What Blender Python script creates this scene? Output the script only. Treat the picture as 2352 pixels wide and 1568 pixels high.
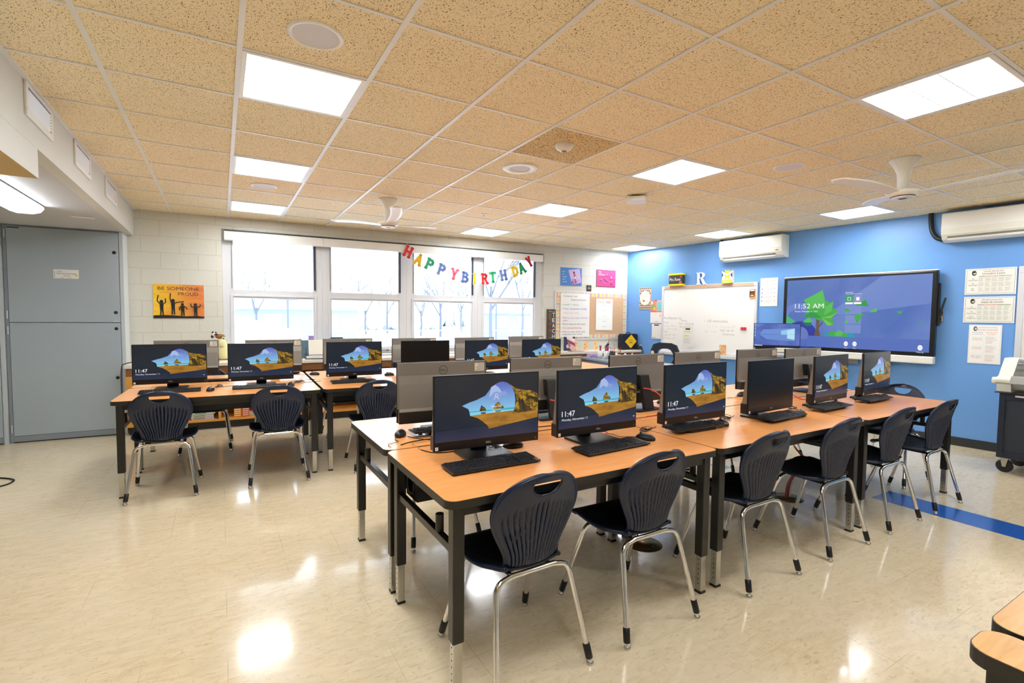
import bpy, math, random
from mathutils import Vector, Matrix, noise
R=math.radians
random.seed(7)
C=bpy.context.scene.collection
scene=bpy.context.scene
for o in list(bpy.data.objects): bpy.data.objects.remove(o)

# ---------------------------------------------------------------- camera, sky, exposure
cam=bpy.data.cameras.new('camera'); co=bpy.data.objects.new('camera',cam); C.objects.link(co)
cam.sensor_fit='HORIZONTAL'; cam.sensor_width=36; cam.lens=1137.1/2352*36
cam.clip_start=.05; cam.clip_end=500
yaw,pit,rol=.5315,-.05064,.00943
fw=Vector((math.sin(yaw)*math.cos(pit),math.cos(yaw)*math.cos(pit),math.sin(pit)))
rt=Vector((math.cos(yaw),-math.sin(yaw),0)); up=rt.cross(fw)
rt2=math.cos(rol)*rt+math.sin(rol)*up; up2=-math.sin(rol)*rt+math.cos(rol)*up
m=Matrix((rt2,up2,-fw)).transposed().to_4x4(); m.translation=Vector((0,0,1.4465))
co.matrix_world=m
scene.camera=co

PANEL=12.0     # ceiling panel radiance
SKY=3.2
world=bpy.data.worlds.new('overcast_sky'); scene.world=world; world.use_nodes=True
nt=world.node_tree; bg=nt.nodes['Background']
tc=nt.nodes.new('ShaderNodeTexCoord'); sx=nt.nodes.new('ShaderNodeSeparateXYZ'); rp=nt.nodes.new('ShaderNodeValToRGB')
nt.links.new(tc.outputs['Generated'],sx.inputs[0]); nt.links.new(sx.outputs['Z'],rp.inputs[0])
rp.color_ramp.elements[0].position=0.0; rp.color_ramp.elements[0].color=(.86,.93,1,1)
rp.color_ramp.elements[1].position=.6; rp.color_ramp.elements[1].color=(.70,.84,1,1)
nt.links.new(rp.outputs[0],bg.inputs[0]); bg.inputs[1].default_value=SKY
vs=scene.view_settings
scene.display_settings.display_device='sRGB'
vs.view_transform='Standard'; vs.look='None'; vs.gamma=1; vs.use_curve_mapping=False; vs.exposure=1.05

# ---------------------------------------------------------------- materials
def lin(h):
    if isinstance(h,str):
        h=h.lstrip('#'); c=[int(h[i:i+2],16)/255 for i in (0,2,4)]
        return tuple((x/12.92 if x<=.04045 else ((x+.055)/1.055)**2.4) for x in c)+(1,)
    return tuple(h)+(1,) if len(h)==3 else tuple(h)
M={}
def mat(name,col,rough=.5,metal=0,emit=None,es=1,coat=0,spec=None,var=0,vscale=8,bump=0,bscale=200):
    if name in M: return M[name]
    m=bpy.data.materials.new(name); m.use_nodes=True; M[name]=m
    n=m.node_tree; b=n.nodes['Principled BSDF']; c=lin(col)
    b.inputs['Base Color'].default_value=c; b.inputs['Roughness'].default_value=rough; b.inputs['Metallic'].default_value=metal
    if coat: b.inputs['Coat Weight'].default_value=coat; b.inputs['Coat Roughness'].default_value=.08
    if spec is not None: b.inputs['Specular IOR Level'].default_value=spec
    if emit is not None:
        b.inputs['Emission Color'].default_value=lin(emit); b.inputs['Emission Strength'].default_value=es
    if var or bump:
        t=n.nodes.new('ShaderNodeTexCoord')
    if var:
        no=n.nodes.new('ShaderNodeTexNoise'); no.inputs['Scale'].default_value=vscale; no.inputs['Detail'].default_value=4
        mx=n.nodes.new('ShaderNodeMix'); mx.data_type='RGBA'
        mx.inputs[6].default_value=tuple(x*(1-var) for x in c[:3])+(1,); mx.inputs[7].default_value=tuple(min(1,x*(1+var)) for x in c[:3])+(1,)
        n.links.new(t.outputs['Object'],no.inputs['Vector']); n.links.new(no.outputs['Fac'],mx.inputs[0]); n.links.new(mx.outputs[2],b.inputs['Base Color'])
    if bump:
        nb=n.nodes.new('ShaderNodeTexNoise'); nb.inputs['Scale'].default_value=bscale
        bp=n.nodes.new('ShaderNodeBump'); bp.inputs['Strength'].default_value=bump; bp.inputs['Distance'].default_value=.002
        n.links.new(t.outputs['Object'],nb.inputs['Vector']); n.links.new(nb.outputs['Fac'],bp.inputs['Height']); n.links.new(bp.outputs[0],b.inputs['Normal'])
    return m
def N(m,t,**k):
    x=m.node_tree.nodes.new(t)
    for a,v in k.items():
        if a in x.inputs.keys(): x.inputs[a].default_value=v
        else: setattr(x,a,v)
    return x
def L(m,a,b): m.node_tree.links.new(a,b)
def base(name,rough=.5,**k):
    m=mat(name,(1,1,1),rough,**k); return m,m.node_tree.nodes['Principled BSDF']
def mixc(m,f,a,b,blend='MIX'):
    x=N(m,'ShaderNodeMix'); x.data_type='RGBA'; x.blend_type=blend
    for i,v in ((0,f),(6,a),(7,b)):
        if hasattr(v,'links'): L(m,v,x.inputs[i])
        else: x.inputs[i].default_value=v
    return x.outputs[2]
def ramp(m,src,p0,p1,c0=(0,0,0,1),c1=(1,1,1,1)):
    r=N(m,'ShaderNodeValToRGB'); e=r.color_ramp.elements
    e[0].position=p0;e[1].position=p1;e[0].color=c0;e[1].color=c1
    L(m,src,r.inputs[0]); return r.outputs[0]
def coords(m,scale=(1,1,1),rot=(0,0,0),kind='Object'):
    t=N(m,'ShaderNodeTexCoord'); p=N(m,'ShaderNodeMapping'); p.inputs['Scale'].default_value=scale; p.inputs['Rotation'].default_value=rot
    L(m,t.outputs[kind],p.inputs[0]); return p.outputs[0]
def noisetex(m,vec,scale,detail=3,dist=0):
    n=N(m,'ShaderNodeTexNoise'); n.inputs['Scale'].default_value=scale; n.inputs['Detail'].default_value=detail; n.inputs['Distortion'].default_value=dist
    L(m,vec,n.inputs['Vector']); return n.outputs['Fac']

# polished vinyl tile floor
m,b=base('vinyl_floor',.16); b.inputs['Coat Weight'].default_value=.35; b.inputs['Coat Roughness'].default_value=.06
c=lin('#eddcba')
v1=noisetex(m,coords(m,(22,70,1),(0,0,R(30))),1,5,.8); v2=noisetex(m,coords(m,(75,26,1),(0,0,R(8))),1,5,.6); v4=noisetex(m,coords(m,(9,26,1),(0,0,R(24))),1,5,.8)
v3=noisetex(m,coords(m,(1,1,1)),1.3,3)
col=mixc(m,ramp(m,v4,.40,.66),c,lin('#e2d0ab')); col=mixc(m,ramp(m,v1,.56,.70),col,lin('#d2bf9a')); col=mixc(m,ramp(m,v2,.60,.72),col,lin('#d8c6a2')); col=mixc(m,ramp(m,v3,.35,.7),col,mixc(m,.5,col,lin('#e9dcc2')))
br=N(m,'ShaderNodeTexBrick'); br.offset=0.0; br.inputs['Scale'].default_value=1; br.inputs['Mortar Size'].default_value=.0012; br.inputs['Brick Width'].default_value=.305; br.inputs['Row Height'].default_value=.305
L(m,coords(m,(1,1,1)),br.inputs['Vector'])
seam=N(m,'ShaderNodeMath',operation='MULTIPLY'); L(m,br.outputs['Fac'],seam.inputs[0]); L(m,ramp(m,noisetex(m,coords(m),1.7,2),.47,.6),seam.inputs[1])
col=mixc(m,seam.outputs[0],col,lin('#c4b28e')); L(m,col,b.inputs['Base Color'])
rr=N(m,'ShaderNodeMapRange'); L(m,v3,rr.inputs[0]); rr.inputs[3].default_value=.10; rr.inputs[4].default_value=.2; L(m,rr.outputs[0],b.inputs['Roughness'])
# fissured ceiling tile
def ceil_mat(name,c0,c1,sc,thr):
    m,b=base(name,.9)
    a=noisetex(m,coords(m,(sc,sc*.55,1)),1,2,.4); a2=noisetex(m,coords(m,(sc*2.2,sc*1.7,1)),1,2,.2)
    big=noisetex(m,coords(m),.8,2)
    col=mixc(m,ramp(m,big,.3,.7),lin(c0),lin(c1))
    sp=ramp(m,a,thr,thr+.05); sp2=ramp(m,a2,thr+.02,thr+.07)
    col=mixc(m,sp,col,lin('#7f6c3c')); col=mixc(m,sp2,col,lin('#a08c54'))
    L(m,col,b.inputs['Base Color'])
    bp=N(m,'ShaderNodeBump'); bp.inputs['Strength'].default_value=.5; bp.inputs['Distance'].default_value=.003; bp.invert=True
    L(m,a,bp.inputs['Height']); L(m,bp.outputs[0],b.inputs['Normal']); return m
ceil_mat('ceiling_tile','#fbeecd','#f9e8c3',190,.60)
ceil_mat('ceiling_tile_rough','#ecd6a8','#e2c894',130,.55)
# painted block wall
m,b=base('painted_block',.55)
br=N(m,'ShaderNodeTexBrick'); br.offset=0.5; br.inputs['Scale'].default_value=1; br.inputs['Mortar Size'].default_value=.006; br.inputs['Mortar Smooth'].default_value=.6
br.inputs['Brick Width'].default_value=.4; br.inputs['Row Height'].default_value=.2
sp_=N(m,'ShaderNodeSeparateXYZ'); cb=N(m,'ShaderNodeCombineXYZ'); L(m,coords(m),sp_.inputs[0]); L(m,sp_.outputs['X'],cb.inputs['X']); L(m,sp_.outputs['Z'],cb.inputs['Y']); L(m,cb.outputs[0],br.inputs['Vector'])
L(m,mixc(m,br.outputs['Fac'],lin('#d8d7cc'),lin('#cfcdc1')),b.inputs['Base Color'])
nn=noisetex(m,coords(m),30,4)
ad=N(m,'ShaderNodeMath',operation='MULTIPLY_ADD'); L(m,br.outputs['Fac'],ad.inputs[0]); ad.inputs[1].default_value=-1.0; L(m,nn,ad.inputs[2])
bp=N(m,'ShaderNodeBump'); bp.inputs['Strength'].default_value=.45; bp.inputs['Distance'].default_value=.005; L(m,ad.outputs[0],bp.inputs['Height']); L(m,bp.outputs[0],b.inputs['Normal'])
mat('plain_wall','#d6d6cc',.6,var=.03,vscale=2)
mat('blue_wall',(.16,.38,.80),.38,var=.05,vscale=1.2,bump=.15,bscale=120)
mat('soffit_paint','#d5d6cf',.6,var=.03,vscale=2); mat('bounce_tan','#cbb07a',.7); mat('alcove_ceiling','#c9ccd0',.7,var=.03,vscale=2)
mat('grid_white','#e9e9e6',.4); mat('white_paint','#efefec',.4); mat('white_plastic','#f0efe9',.3); mat('cream_plastic','#ecebdd',.35)
mat('window_alu','#dcdee2',.4,metal=.0); mat('track_dark','#20304a',.4); mat('baseboard','#2c2f31',.45)
mat('lamp_panel','#ffffff',.5,emit=(.95,.975,1),es=PANEL); mat('lamp_tube','#ffffff',.5,emit=(.93,.97,1),es=9)
mat('black_edge','#26241f',.4); mat('black_metal','#171615',.35,spec=.6); mat('black_plastic','#141415',.4); mat('black_gloss','#0e0d0b',.25)
mat('chrome','#e8e8ea',.09,metal=1); mat('steel','#c9c9c6',.25,metal=1); mat('hole_black','#060606',.6)
mat('shell_navy','#0f1f3d',.34,spec=.55,bump=.12,bscale=900); mat('seat_black','#0c0e12',.5,bump=.2,bscale=700)
mat('silver_back','#93908a',.30,metal=.45); mat('dark_back','#1b1a19',.4); mat('bezel','#101216',.3); mat('sticker','#e6e4d8',.6); mat('grey_ink','#8d8c88',.7)
mat('cabinet_grey','#a9b6c0',.32,var=.03,vscale=1.5); mat('cabinet_frame','#8b969f',.35); mat('frame_light','#c3ccd2',.4)
mat('closet_side','#dfe6e8',.5)
mat('wood_light','#e2a04a',.42,var=.08,vscale=6); mat('wood_dark','#8a5a34',.5,var=.1,vscale=6); mat('counter_top','#e6e0d2',.35)
mat('grey_desk','#7c8796',.4); mat('desk_top_grey','#8e99a8',.35); mat('paper','#f3f2ee',.7); mat('paper_cream','#efeadb',.7)
mat('board_white','#fbfaf6',.28,coat=.3); mat('cork','#d8b08a',.8,var=.12,vscale=60); mat('cork_strip','#d6ab87',.8)
mat('red_cable','#d8523c',.45); mat('blue_cable','#2b6fb8',.45); mat('black_cable','#101010',.45); mat('brass','#8e7f52',.35,metal=.9)
# laminate
m,b=base('oak_laminate',.3); b.inputs['Coat Weight'].default_value=.25; b.inputs['Coat Roughness'].default_value=.12
w=noisetex(m,coords(m,(3,38,1)),1.2,5,.9); w2=noisetex(m,coords(m,(9,160,1)),1.0,3,.3)
col=mixc(m,ramp(m,w,.35,.72),lin('#f9b26c'),lin('#f09e56')); col=mixc(m,ramp(m,w2,.58,.78),col,lin('#e29250')); L(m,col,b.inputs['Base Color'])
m,b=base('oak_laminate_pale',.3)
w=noisetex(m,coords(m,(4,45,1)),1.2,5,1.2); col=mixc(m,ramp(m,w,.35,.72),lin('#e6b46c'),lin('#d39c50')); L(m,col,b.inputs['Base Color'])
# clear pane
m=bpy.data.materials.new('clear_pane'); m.use_nodes=True; M['clear_pane']=m; n=m.node_tree; n.nodes.remove(n.nodes['Principled BSDF'])
tr=N(m,'ShaderNodeBsdfTransparent'); gl=N(m,'ShaderNodeBsdfGlossy'); gl.inputs['Roughness'].default_value=.02; ms=N(m,'ShaderNodeMixShader'); fr=N(m,'ShaderNodeFresnel'); fr.inputs['IOR'].default_value=1.3
tr.inputs[0].default_value=(.97,.985,1,1)
L(m,fr.outputs[0],ms.inputs[0]); L(m,tr.outputs[0],ms.inputs[1]); L(m,gl.outputs[0],ms.inputs[2]); L(m,ms.outputs[0],n.nodes['Material Output'].inputs[0])
# coloured print inks and papers
def ink(h,rough=.6):
    return mat('ink_'+h.strip('#'),h,rough).name
def glow(h,s=1.0):
    nm='screen_'+h.strip('#')+('' if s==1 else '_%d'%int(s*10))
    if nm not in M:
        m=mat(nm,'#05060a',.22,emit=h,es=s*.45)
    return nm
def glow_tex(name,ca,cb,scale,lo,hi,stretch=(1,1,1)):
    if name in M: return name
    m=mat(name,'#05060a',.22,emit='#000000',es=.45); b=m.node_tree.nodes['Principled BSDF']
    f=noisetex(m,coords(m,stretch),scale,5,.8); L(m,ramp(m,f,lo,hi,lin(ca),lin(cb)),b.inputs['Emission Color']); return name
def glow_grad(name,axis,p0,p1,ca,cb):
    if name in M: return name
    m=mat(name,'#05060a',.22,emit='#000000',es=.45); b=m.node_tree.nodes['Principled BSDF']
    s=N(m,'ShaderNodeSeparateXYZ'); L(m,coords(m),s.inputs[0]); r=N(m,'ShaderNodeMapRange'); L(m,s.outputs[axis],r.inputs[0]); r.inputs[1].default_value=p0; r.inputs[2].default_value=p1
    L(m,ramp(m,r.outputs[0],0,1,lin(ca),lin(cb)),b.inputs['Emission Color']); return name

# ---------------------------------------------------------------- mesh builder
class MB:
    def __init__(s): s.v=[];s.f=[];s.m=[];s.names=[];s.sm=[]
    def mi(s,n):
        if n not in s.names: s.names.append(n)
        return s.names.index(n)
    def add(s,vs,fs,mt,smooth=False):
        o=len(s.v); s.v+=[tuple(v) for v in vs]; k=s.mi(mt)
        for f in fs: s.f.append(tuple(i+o for i in f)); s.m.append(k); s.sm.append(smooth)
    def box(s,x0,x1,y0,y1,z0,z1,mt):
        v=[(x,y,z) for z in (z0,z1) for y in (y0,y1) for x in (x0,x1)]
        s.add(v,[(0,2,3,1),(4,5,7,6),(0,1,5,4),(2,6,7,3),(0,4,6,2),(1,3,7,5)],mt); return s
    def prism(s,pts,z0,z1,mt,top=None,axis='z',smooth=False):
        n=len(pts)
        def P(a,b,c): return (a,b,c) if axis=='z' else ((a,c,b) if axis=='y' else (c,a,b))
        v=[P(x,y,z0) for x,y in pts]+[P(x,y,z1) for x,y in pts]
        s.add(v,[tuple(range(n))[::-1]],mt); s.add(v,[tuple(range(n,2*n))],top or mt)
        s.add(v,[(i,(i+1)%n,n+(i+1)%n,n+i) for i in range(n)],mt,smooth); return s
    def lathe(s,prof,mt,cx=0,cy=0,cz=0,n=24,axis='z',smooth=True):
        v=[];f=[]
        for r,z in prof:
            for k in range(n):
                a=2*math.pi*k/n; x,y=r*math.cos(a),r*math.sin(a)
                v.append({'z':(cx+x,cy+y,cz+z),'y':(cx+x,cy+z,cz+y),'x':(cx+z,cy+x,cz+y)}[axis])
        for i in range(len(prof)-1):
            for k in range(n): f.append((i*n+k,i*n+(k+1)%n,(i+1)*n+(k+1)%n,(i+1)*n+k))
        s.add(v,f,mt,smooth); return s
    def cyl(s,cx,cy,z0,z1,r,mt,n=20,axis='z',r2=None):
        r2=r if r2 is None else r2
        if axis=='z': s.lathe([(1e-5,z0),(r,z0)],mt,cx,cy,0,n,'z',False);s.lathe([(r,z0),(r2,z1)],mt,cx,cy,0,n);s.lathe([(r2,z1),(1e-5,z1)],mt,cx,cy,0,n,'z',False)
        elif axis=='y': s.lathe([(1e-5,z0),(r,z0)],mt,cx,0,cy,n,'y',False);s.lathe([(r,z0),(r2,z1)],mt,cx,0,cy,n,'y');s.lathe([(r2,z1),(1e-5,z1)],mt,cx,0,cy,n,'y',False)
        else: s.lathe([(1e-5,z0),(r,z0)],mt,0,cx,cy,n,'x',False);s.lathe([(r,z0),(r2,z1)],mt,0,cx,cy,n,'x');s.lathe([(r2,z1),(1e-5,z1)],mt,0,cx,cy,n,'x',False)
        return s
    def tube(s,path,r,mt,n=10,cap=True):
        P=[Vector(p) for p in path]; rs=r if isinstance(r,(list,tuple)) else [r]*len(P)
        v=[];f=[]; t0=(P[1]-P[0]).normalized(); ref=Vector((0,0,1)) if abs(t0.z)<.9 else Vector((1,0,0)); nx=t0.cross(ref).normalized()
        for i,p in enumerate(P):
            t=((P[min(i+1,len(P)-1)]-P[max(i-1,0)])); t=t.normalized() if t.length>1e-9 else t0
            nx=(nx-t*nx.dot(t)); nx=nx.normalized() if nx.length>1e-6 else t.orthogonal().normalized(); ny=t.cross(nx)
            for k in range(n):
                a=2*math.pi*k/n; v.append(p+nx*math.cos(a)*rs[i]+ny*math.sin(a)*rs[i])
        for i in range(len(P)-1):
            for k in range(n): f.append((i*n+k,i*n+(k+1)%n,(i+1)*n+(k+1)%n,(i+1)*n+k))
        s.add(v,f,mt,True)
        if cap: s.add(v,[tuple(range(n))[::-1],tuple(range(len(v)-n,len(v)))],mt)
        return s
    def ball(s,c,r,mt,nu=16,nv=10,zmin=-1):
        rx,ry,rz=r if isinstance(r,(tuple,list)) else (r,r,r); v=[];f=[]
        for i in range(nv+1):
            th=-math.pi/2+math.pi*i/nv
            for k in range(nu):
                a=2*math.pi*k/nu; z=max(math.sin(th),zmin); v.append((c[0]+rx*math.cos(th)*math.cos(a),c[1]+ry*math.cos(th)*math.sin(a),c[2]+rz*z))
        for i in range(nv):
            for k in range(nu): f.append((i*nu+k,i*nu+(k+1)%nu,(i+1)*nu+(k+1)%nu,(i+1)*nu+k))
        s.add(v,f,mt,True); return s
    def grid(s,rows,mt,smooth=True,skip=None,flip=False):
        n=len(rows[0]); v=[p for r in rows for p in r]; f=[]
        for i in range(len(rows)-1):
            for k in range(n-1):
                if skip and skip(i,k): continue
                q=(i*n+k,i*n+k+1,(i+1)*n+k+1,(i+1)*n+k); f.append(q[::-1] if flip else q)
        s.add(v,f,mt,smooth); return s
    def mesh(s,name):
        me=bpy.data.meshes.new(name); me.from_pydata(s.v,[],s.f); 
        for n in s.names: me.materials.append(M[n])
        me.polygons.foreach_set('material_index',s.m); me.polygons.foreach_set('use_smooth',s.sm); me.update(); return me
    def build(s,name,parent=None,bevel=0,solid=0,seg=2,**k):
        o=bpy.data.objects.new(name,s.mesh(name)); C.objects.link(o)
        if parent: o.parent=parent
        if solid:
            md=o.modifiers.new('thick','SOLIDIFY'); md.thickness=solid; md.offset=0
        if bevel:
            md=o.modifiers.new('round','BEVEL'); md.width=bevel; md.segments=seg; md.limit_method='ANGLE'; md.angle_limit=R(40); md.harden_normals=False
        tag(o,**k); return o
def tag(o,label=None,cat=None,group=None,kind=None,loc=None,rz=None):
    if label: o['label']=label
    if cat: o['category']=cat
    if group: o['group']=group
    if kind: o['kind']=kind
    if loc is not None: o.location=loc
    if rz is not None: o.rotation_euler=(0,0,rz)
    return o
def thing(name,label,cat,loc=(0,0,0),rz=0,group=None,kind=None):
    o=bpy.data.objects.new(name,None); C.objects.link(o); o.empty_display_size=.1
    return tag(o,label,cat,group,kind,loc,rz)
KIDS={}
def dup(o,parent=None,label=None,loc=None,rz=None,group=None):
    c=o.copy(); C.objects.link(c)
    if parent: c.parent=parent
    for ch in list(o.children): dup(ch,c)
    return tag(c,label,None,group,None,loc,rz)
def fillet(pts,r,seg=6):
    P=[Vector(p) for p in pts]; out=[P[0]]
    for i in range(1,len(P)-1):
        a=(P[i-1]-P[i]);b=(P[i+1]-P[i]); rr=min(r,a.length*.49,b.length*.49); A=P[i]+a.normalized()*rr; B=P[i]+b.normalized()*rr
        for k in range(seg+1):
            t=k/seg; out.append(A*(1-t)**2+P[i]*2*t*(1-t)+B*t*t)
    out.append(P[-1]); return out
def rrect(x0,x1,y0,y1,r,seg=6):
    o=[]
    for cx,cy,a in ((x1-r,y1-r,0),(x0+r,y1-r,90),(x0+r,y0+r,180),(x1-r,y0+r,270)):
        for k in range(seg+1):
            t=R(a+90*k/seg); o.append((cx+r*math.cos(t),cy+r*math.sin(t)))
    return o
def ell(cx,cy,rx,ry,n=24): return [(cx+rx*math.cos(2*math.pi*k/n),cy+ry*math.sin(2*math.pi*k/n)) for k in range(n)]
def smooth_path(pts,per=6):
    P=[Vector(p) for p in pts]; out=[]
    for i in range(len(P)-1):
        p0=P[max(i-1,0)];p1=P[i];p2=P[i+1];p3=P[min(i+2,len(P)-1)]
        for k in range(per):
            t=k/per; out.append(.5*((2*p1)+(p2-p0)*t+(2*p0-5*p1+4*p2-p3)*t*t+(-p0+3*p1-3*p2+p3)*t**3))
    out.append(P[-1]); return out
TXT={}
def textgeo(s):
    if s in TXT: return TXT[s]
    cu=bpy.data.curves.new('t','FONT'); cu.body=s; cu.size=1; cu.resolution_u=3
    ob=bpy.data.objects.new('t',cu); C.objects.link(ob)
    dg=bpy.context.evaluated_depsgraph_get(); ev=ob.evaluated_get(dg); me=ev.to_mesh()
    vs=[(v.co.x,v.co.y) for v in me.vertices]; fs=[tuple(p.vertices) for p in me.polygons]
    ev.to_mesh_clear(); bpy.data.objects.remove(ob); bpy.data.curves.remove(cu)
    TXT[s]=(vs,fs); return TXT[s]
def decals(mb,els,y0=0.0,eps=.0003,sign=-1,ax='xz'):
    """flat print: layered shapes in the local x-z plane, facing -y (sign -1) or +y"""
    d=y0
    for e in els:
        d+=sign*eps
        P=(lambda x,z,d=d:(x,d,z)) if ax=='xz' else (lambda x,z,d=d:(x,z,d))
        if e[0]=='r': pts=[(e[1],e[2]),(e[3],e[2]),(e[3],e[4]),(e[1],e[4])]; mt=e[5]
        elif e[0]=='p': pts=e[1]; mt=e[2]
        elif e[0]=='e': pts=ell(e[1],e[2],e[3],e[4]); mt=e[5]
        elif e[0]=='ring':
            _,cx,cz,ro,ri,mt=e; a=ell(cx,cz,ro,ro,28);b=ell(cx,cz,ri,ri,28)
            mb.add([P(x,z) for x,z in a+b],[(i,(i+1)%28,28+(i+1)%28,28+i) for i in range(28)],mt); continue
        elif e[0]=='t':
            _,s,x,z,h,mt=e[:6]; w=e[6] if len(e)>6 else None; al=e[7] if len(e)>7 else 'l'
            vs,fs=textgeo(s)
            if not vs: continue
            x0=min(v[0] for v in vs);x1=max(v[0] for v in vs); sc=h/.7; sx=sc if not w else w/(x1-x0)
            off={'l':0,'c':-(x1-x0)*sx/2,'r':-(x1-x0)*sx}[al]; fl=-sign if ax=='xz' else 1
            mb.add([P(x+fl*((vx-x0)*sx+off),z+vz*sc) for vx,vz in vs],fs,mt); continue
        elif e[0]=='rs':
            for (a,b_,c_,d_) in e[1]: mb.add([P(a,b_),P(c_,b_),P(c_,d_),P(a,d_)],[(0,1,2,3)],e[2])
            continue
        mb.add([P(x,z) for x,z in pts],[tuple(range(len(pts)))],mt)
    return mb
def lines_block(x0,x1,z1,n,dz,h,seed,words=5):
    r=random.Random(seed); o=[]
    for i in range(n):
        z=z1-i*dz; x=x0; end=x0+(x1-x0)*r.uniform(.55,1)
        while x<end:
            w=(x1-x0)*r.uniform(.06,.18); o.append((x,z-h,min(x+w,x1),z)); x+=w+(x1-x0)*.03
    return o
def scribble(x0,x1,z,h,seed,t=.0025):
    r=random.Random(seed); o=[]; x=x0
    while x<x1:
        w=r.uniform(.4,1.1)*h
        k=r.random()
        if k<.18: x+=w*.8; continue
        o.append((x,z,x+t,z+h*r.uniform(.6,1))); o.append((x,z+h*r.choice([0,.5,.9]),x+w*.7,z+h*r.choice([0,.5,.9])+t)) if False else None
        zz=z+h*r.choice([0,.45,.8]); o.append((x,zz,x+w*.7,zz+t)); x+=w
    return [q for q in o if q]

# ---------------------------------------------------------------- wall frames
WA=Vector((-.84,7.61)); WB=Vector((6.86,7.244)); WD=(WB-WA).normalized(); WR=math.atan2(WD.y,WD.x)
BA=Vector((6.86,7.244)); BB=Vector((7.37,1.9)); BD=(BB-BA).normalized(); BR=math.atan2(BD.y,BD.x)
def onW(u,off=0,z=0): p=WA+WD*u+Vector((WD.y,-WD.x))*off; return (p.x,p.y,z)
def onB(u,off=0,z=0): p=BA+BD*u+Vector((BD.y,-BD.x))*off; return (p.x,p.y,z)
H=2.711
# ================================================================ SETTING
S='structure'
MB().box(-4.6,8.2,-3.2,7.95,-.05,0,'vinyl_floor').build('floor',kind=S)
mb=MB(); mb.box(-.9,7.9,-3.2,7.65,H,H+.05,'ceiling_tile'); mb.build('ceiling',kind=S)
GX,GY,GS=-.511,2.7454,.61
mb=MB()
for i in range(0,14):
    x=GX+i*GS; mb.box(x-.012,x+.012,-3.2,7.62,H-.006,H+.002,'grid_white')
mb.box(-.9,-.875,-3.2,7.62,H-.006,H+.002,'grid_white')
mb.build('trim_1',kind=S)
mb=MB()
for j in range(-9,9):
    y=GY+j*GS
    if y>7.55: continue
    mb.box(-.9,7.6,y-.009,y+.009,H-.0045,H+.002,'grid_white')
mb.build('trim_2',kind=S)
MB().box(GX+4*GS+.012,GX+5*GS-.012,GY+.009,GY+GS-.009,H-.003,H,'ceiling_tile_rough').build('trim_3',kind=S)
# window wall (local frame: x along wall, y out of the room)
O0,O1,Z0,Z1=.864,5.804,.87,2.555
mb=MB(); T=.32
mb.box(-3.9,O0,0,T,0,H+.05,'painted_block'); mb.box(O1,8.2,0,T,0,H+.05,'painted_block'); mb.box(O0,O1,0,T,Z1,H+.05,'painted_block'); mb.box(O0,O1,0,T,0,Z0,'painted_block')
mb.build('wall_back',kind=S,loc=(WA.x,WA.y,0),rz=WR)
mb=MB(); mb.box(-.1,11,0,.2,0,H+.05,'blue_wall'); mb.build('wall_right',kind=S,loc=(BA.x,BA.y,0),rz=BR)
mb=MB(); mb.box(-.02,11,-.012,0,0,.1,'baseboard'); mb.build('baseboard_right',kind=S,bevel=.003,loc=(BA.x,BA.y,0),rz=BR)
MB().box(-4.7,-4.6,-3.2,7.95,0,2.5,'plain_wall').build('wall_left',kind=S)
MB().box(-4.6,8.4,-3.3,-3.2,0,H+.05,'plain_wall').build('wall_near',kind=S)
# soffit, alcove ceiling, beam
MB().box(-.98,-.9,-3.2,7.60,2.39,H+.05,'soffit_paint').build('trim_4',kind=S)
MB().box(-4.6,-.98,-3.2,7.75,2.39,2.44,'alcove_ceiling').build('ceiling_alcove',kind=S)
mb=MB(); mb.box(-4.6,-.9,-3.2,3.92,2.222,2.389,'soffit_paint'); mb.box(-4.6,-.9,-3.2,3.92,2.220,2.2221,'bounce_tan'); mb.build('trim_5',kind=S)  # beam underside: warm reflected light put into its tan colour
# windows
panes=[(.995,1.984),(2.236,3.212),(3.468,4.428),(4.671,5.619)]
edges=[O0,2.11,3.34,4.55,O1]
for i,(a,b_) in enumerate(panes):
    w=thing('window_%d'%(i+1),None,None,(WA.x,WA.y,0),WR,kind=S)
    e0,e1=edges[i],edges[i+1]; mb=MB(); A='window_alu'
    y0,y1=.06,.14
    mb.box(e0,a-.0,y0,y1,Z0,Z1,A); mb.box(b_,e1,y0,y1,Z0,Z1,A); mb.box(a,b_,y0,y1,Z0,.967,A); mb.box(a,b_,y0,y1,2.463,Z1,A); mb.box(a,b_,y0,y1,1.66,1.77,A)
    mb.build('frame',w,bevel=.004)
    mb=MB(); 
    for z0,z1 in ((.967,1.66),):
        t=.022; yy0,yy1=.045,.065
        mb.box(a-.045,a-.02,yy0,yy1,z0-.03,z1+.045,A); mb.box(b_+.02,b_+.045,yy0,yy1,z0-.03,z1+.045,A); mb.box(a-.02,b_+.02,yy0,yy1,z1+.02,z1+.045,A); mb.box(a-.02,b_+.02,yy0,yy1,z0-.05,z0-.022,A)
    mb.build('sash',w,bevel=.003)
    MB().box(b_+.012,b_+.034,.04,.058,1.79,2.45,'track_dark').box(a-.024,a-.016,.05,.059,1.79,2.45,'grey_ink').build('track',w)
    MB().box(a+.15,a+.19,.046,.06,.905,.925,'black_plastic').box(b_-.19,b_-.15,.046,.06,.905,.925,'black_plastic').build('latch',w)
    MB().box(a,b_,.098,.102,.967,1.66,'clear_pane').build('lower_pane',w)
    MB().box(a,b_,.098,.102,1.77,2.463,'clear_pane').build('upper_pane',w)
mb=MB(); mb.box(O0,O1,-.02,.06,.845,.87,'white_paint'); mb.build('trim_6',kind=S,bevel=.004,loc=(WA.x,WA.y,0),rz=WR)
sh=[(.894,2.114),(2.116,3.30),(3.302,4.536),(4.538,5.75)]
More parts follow.
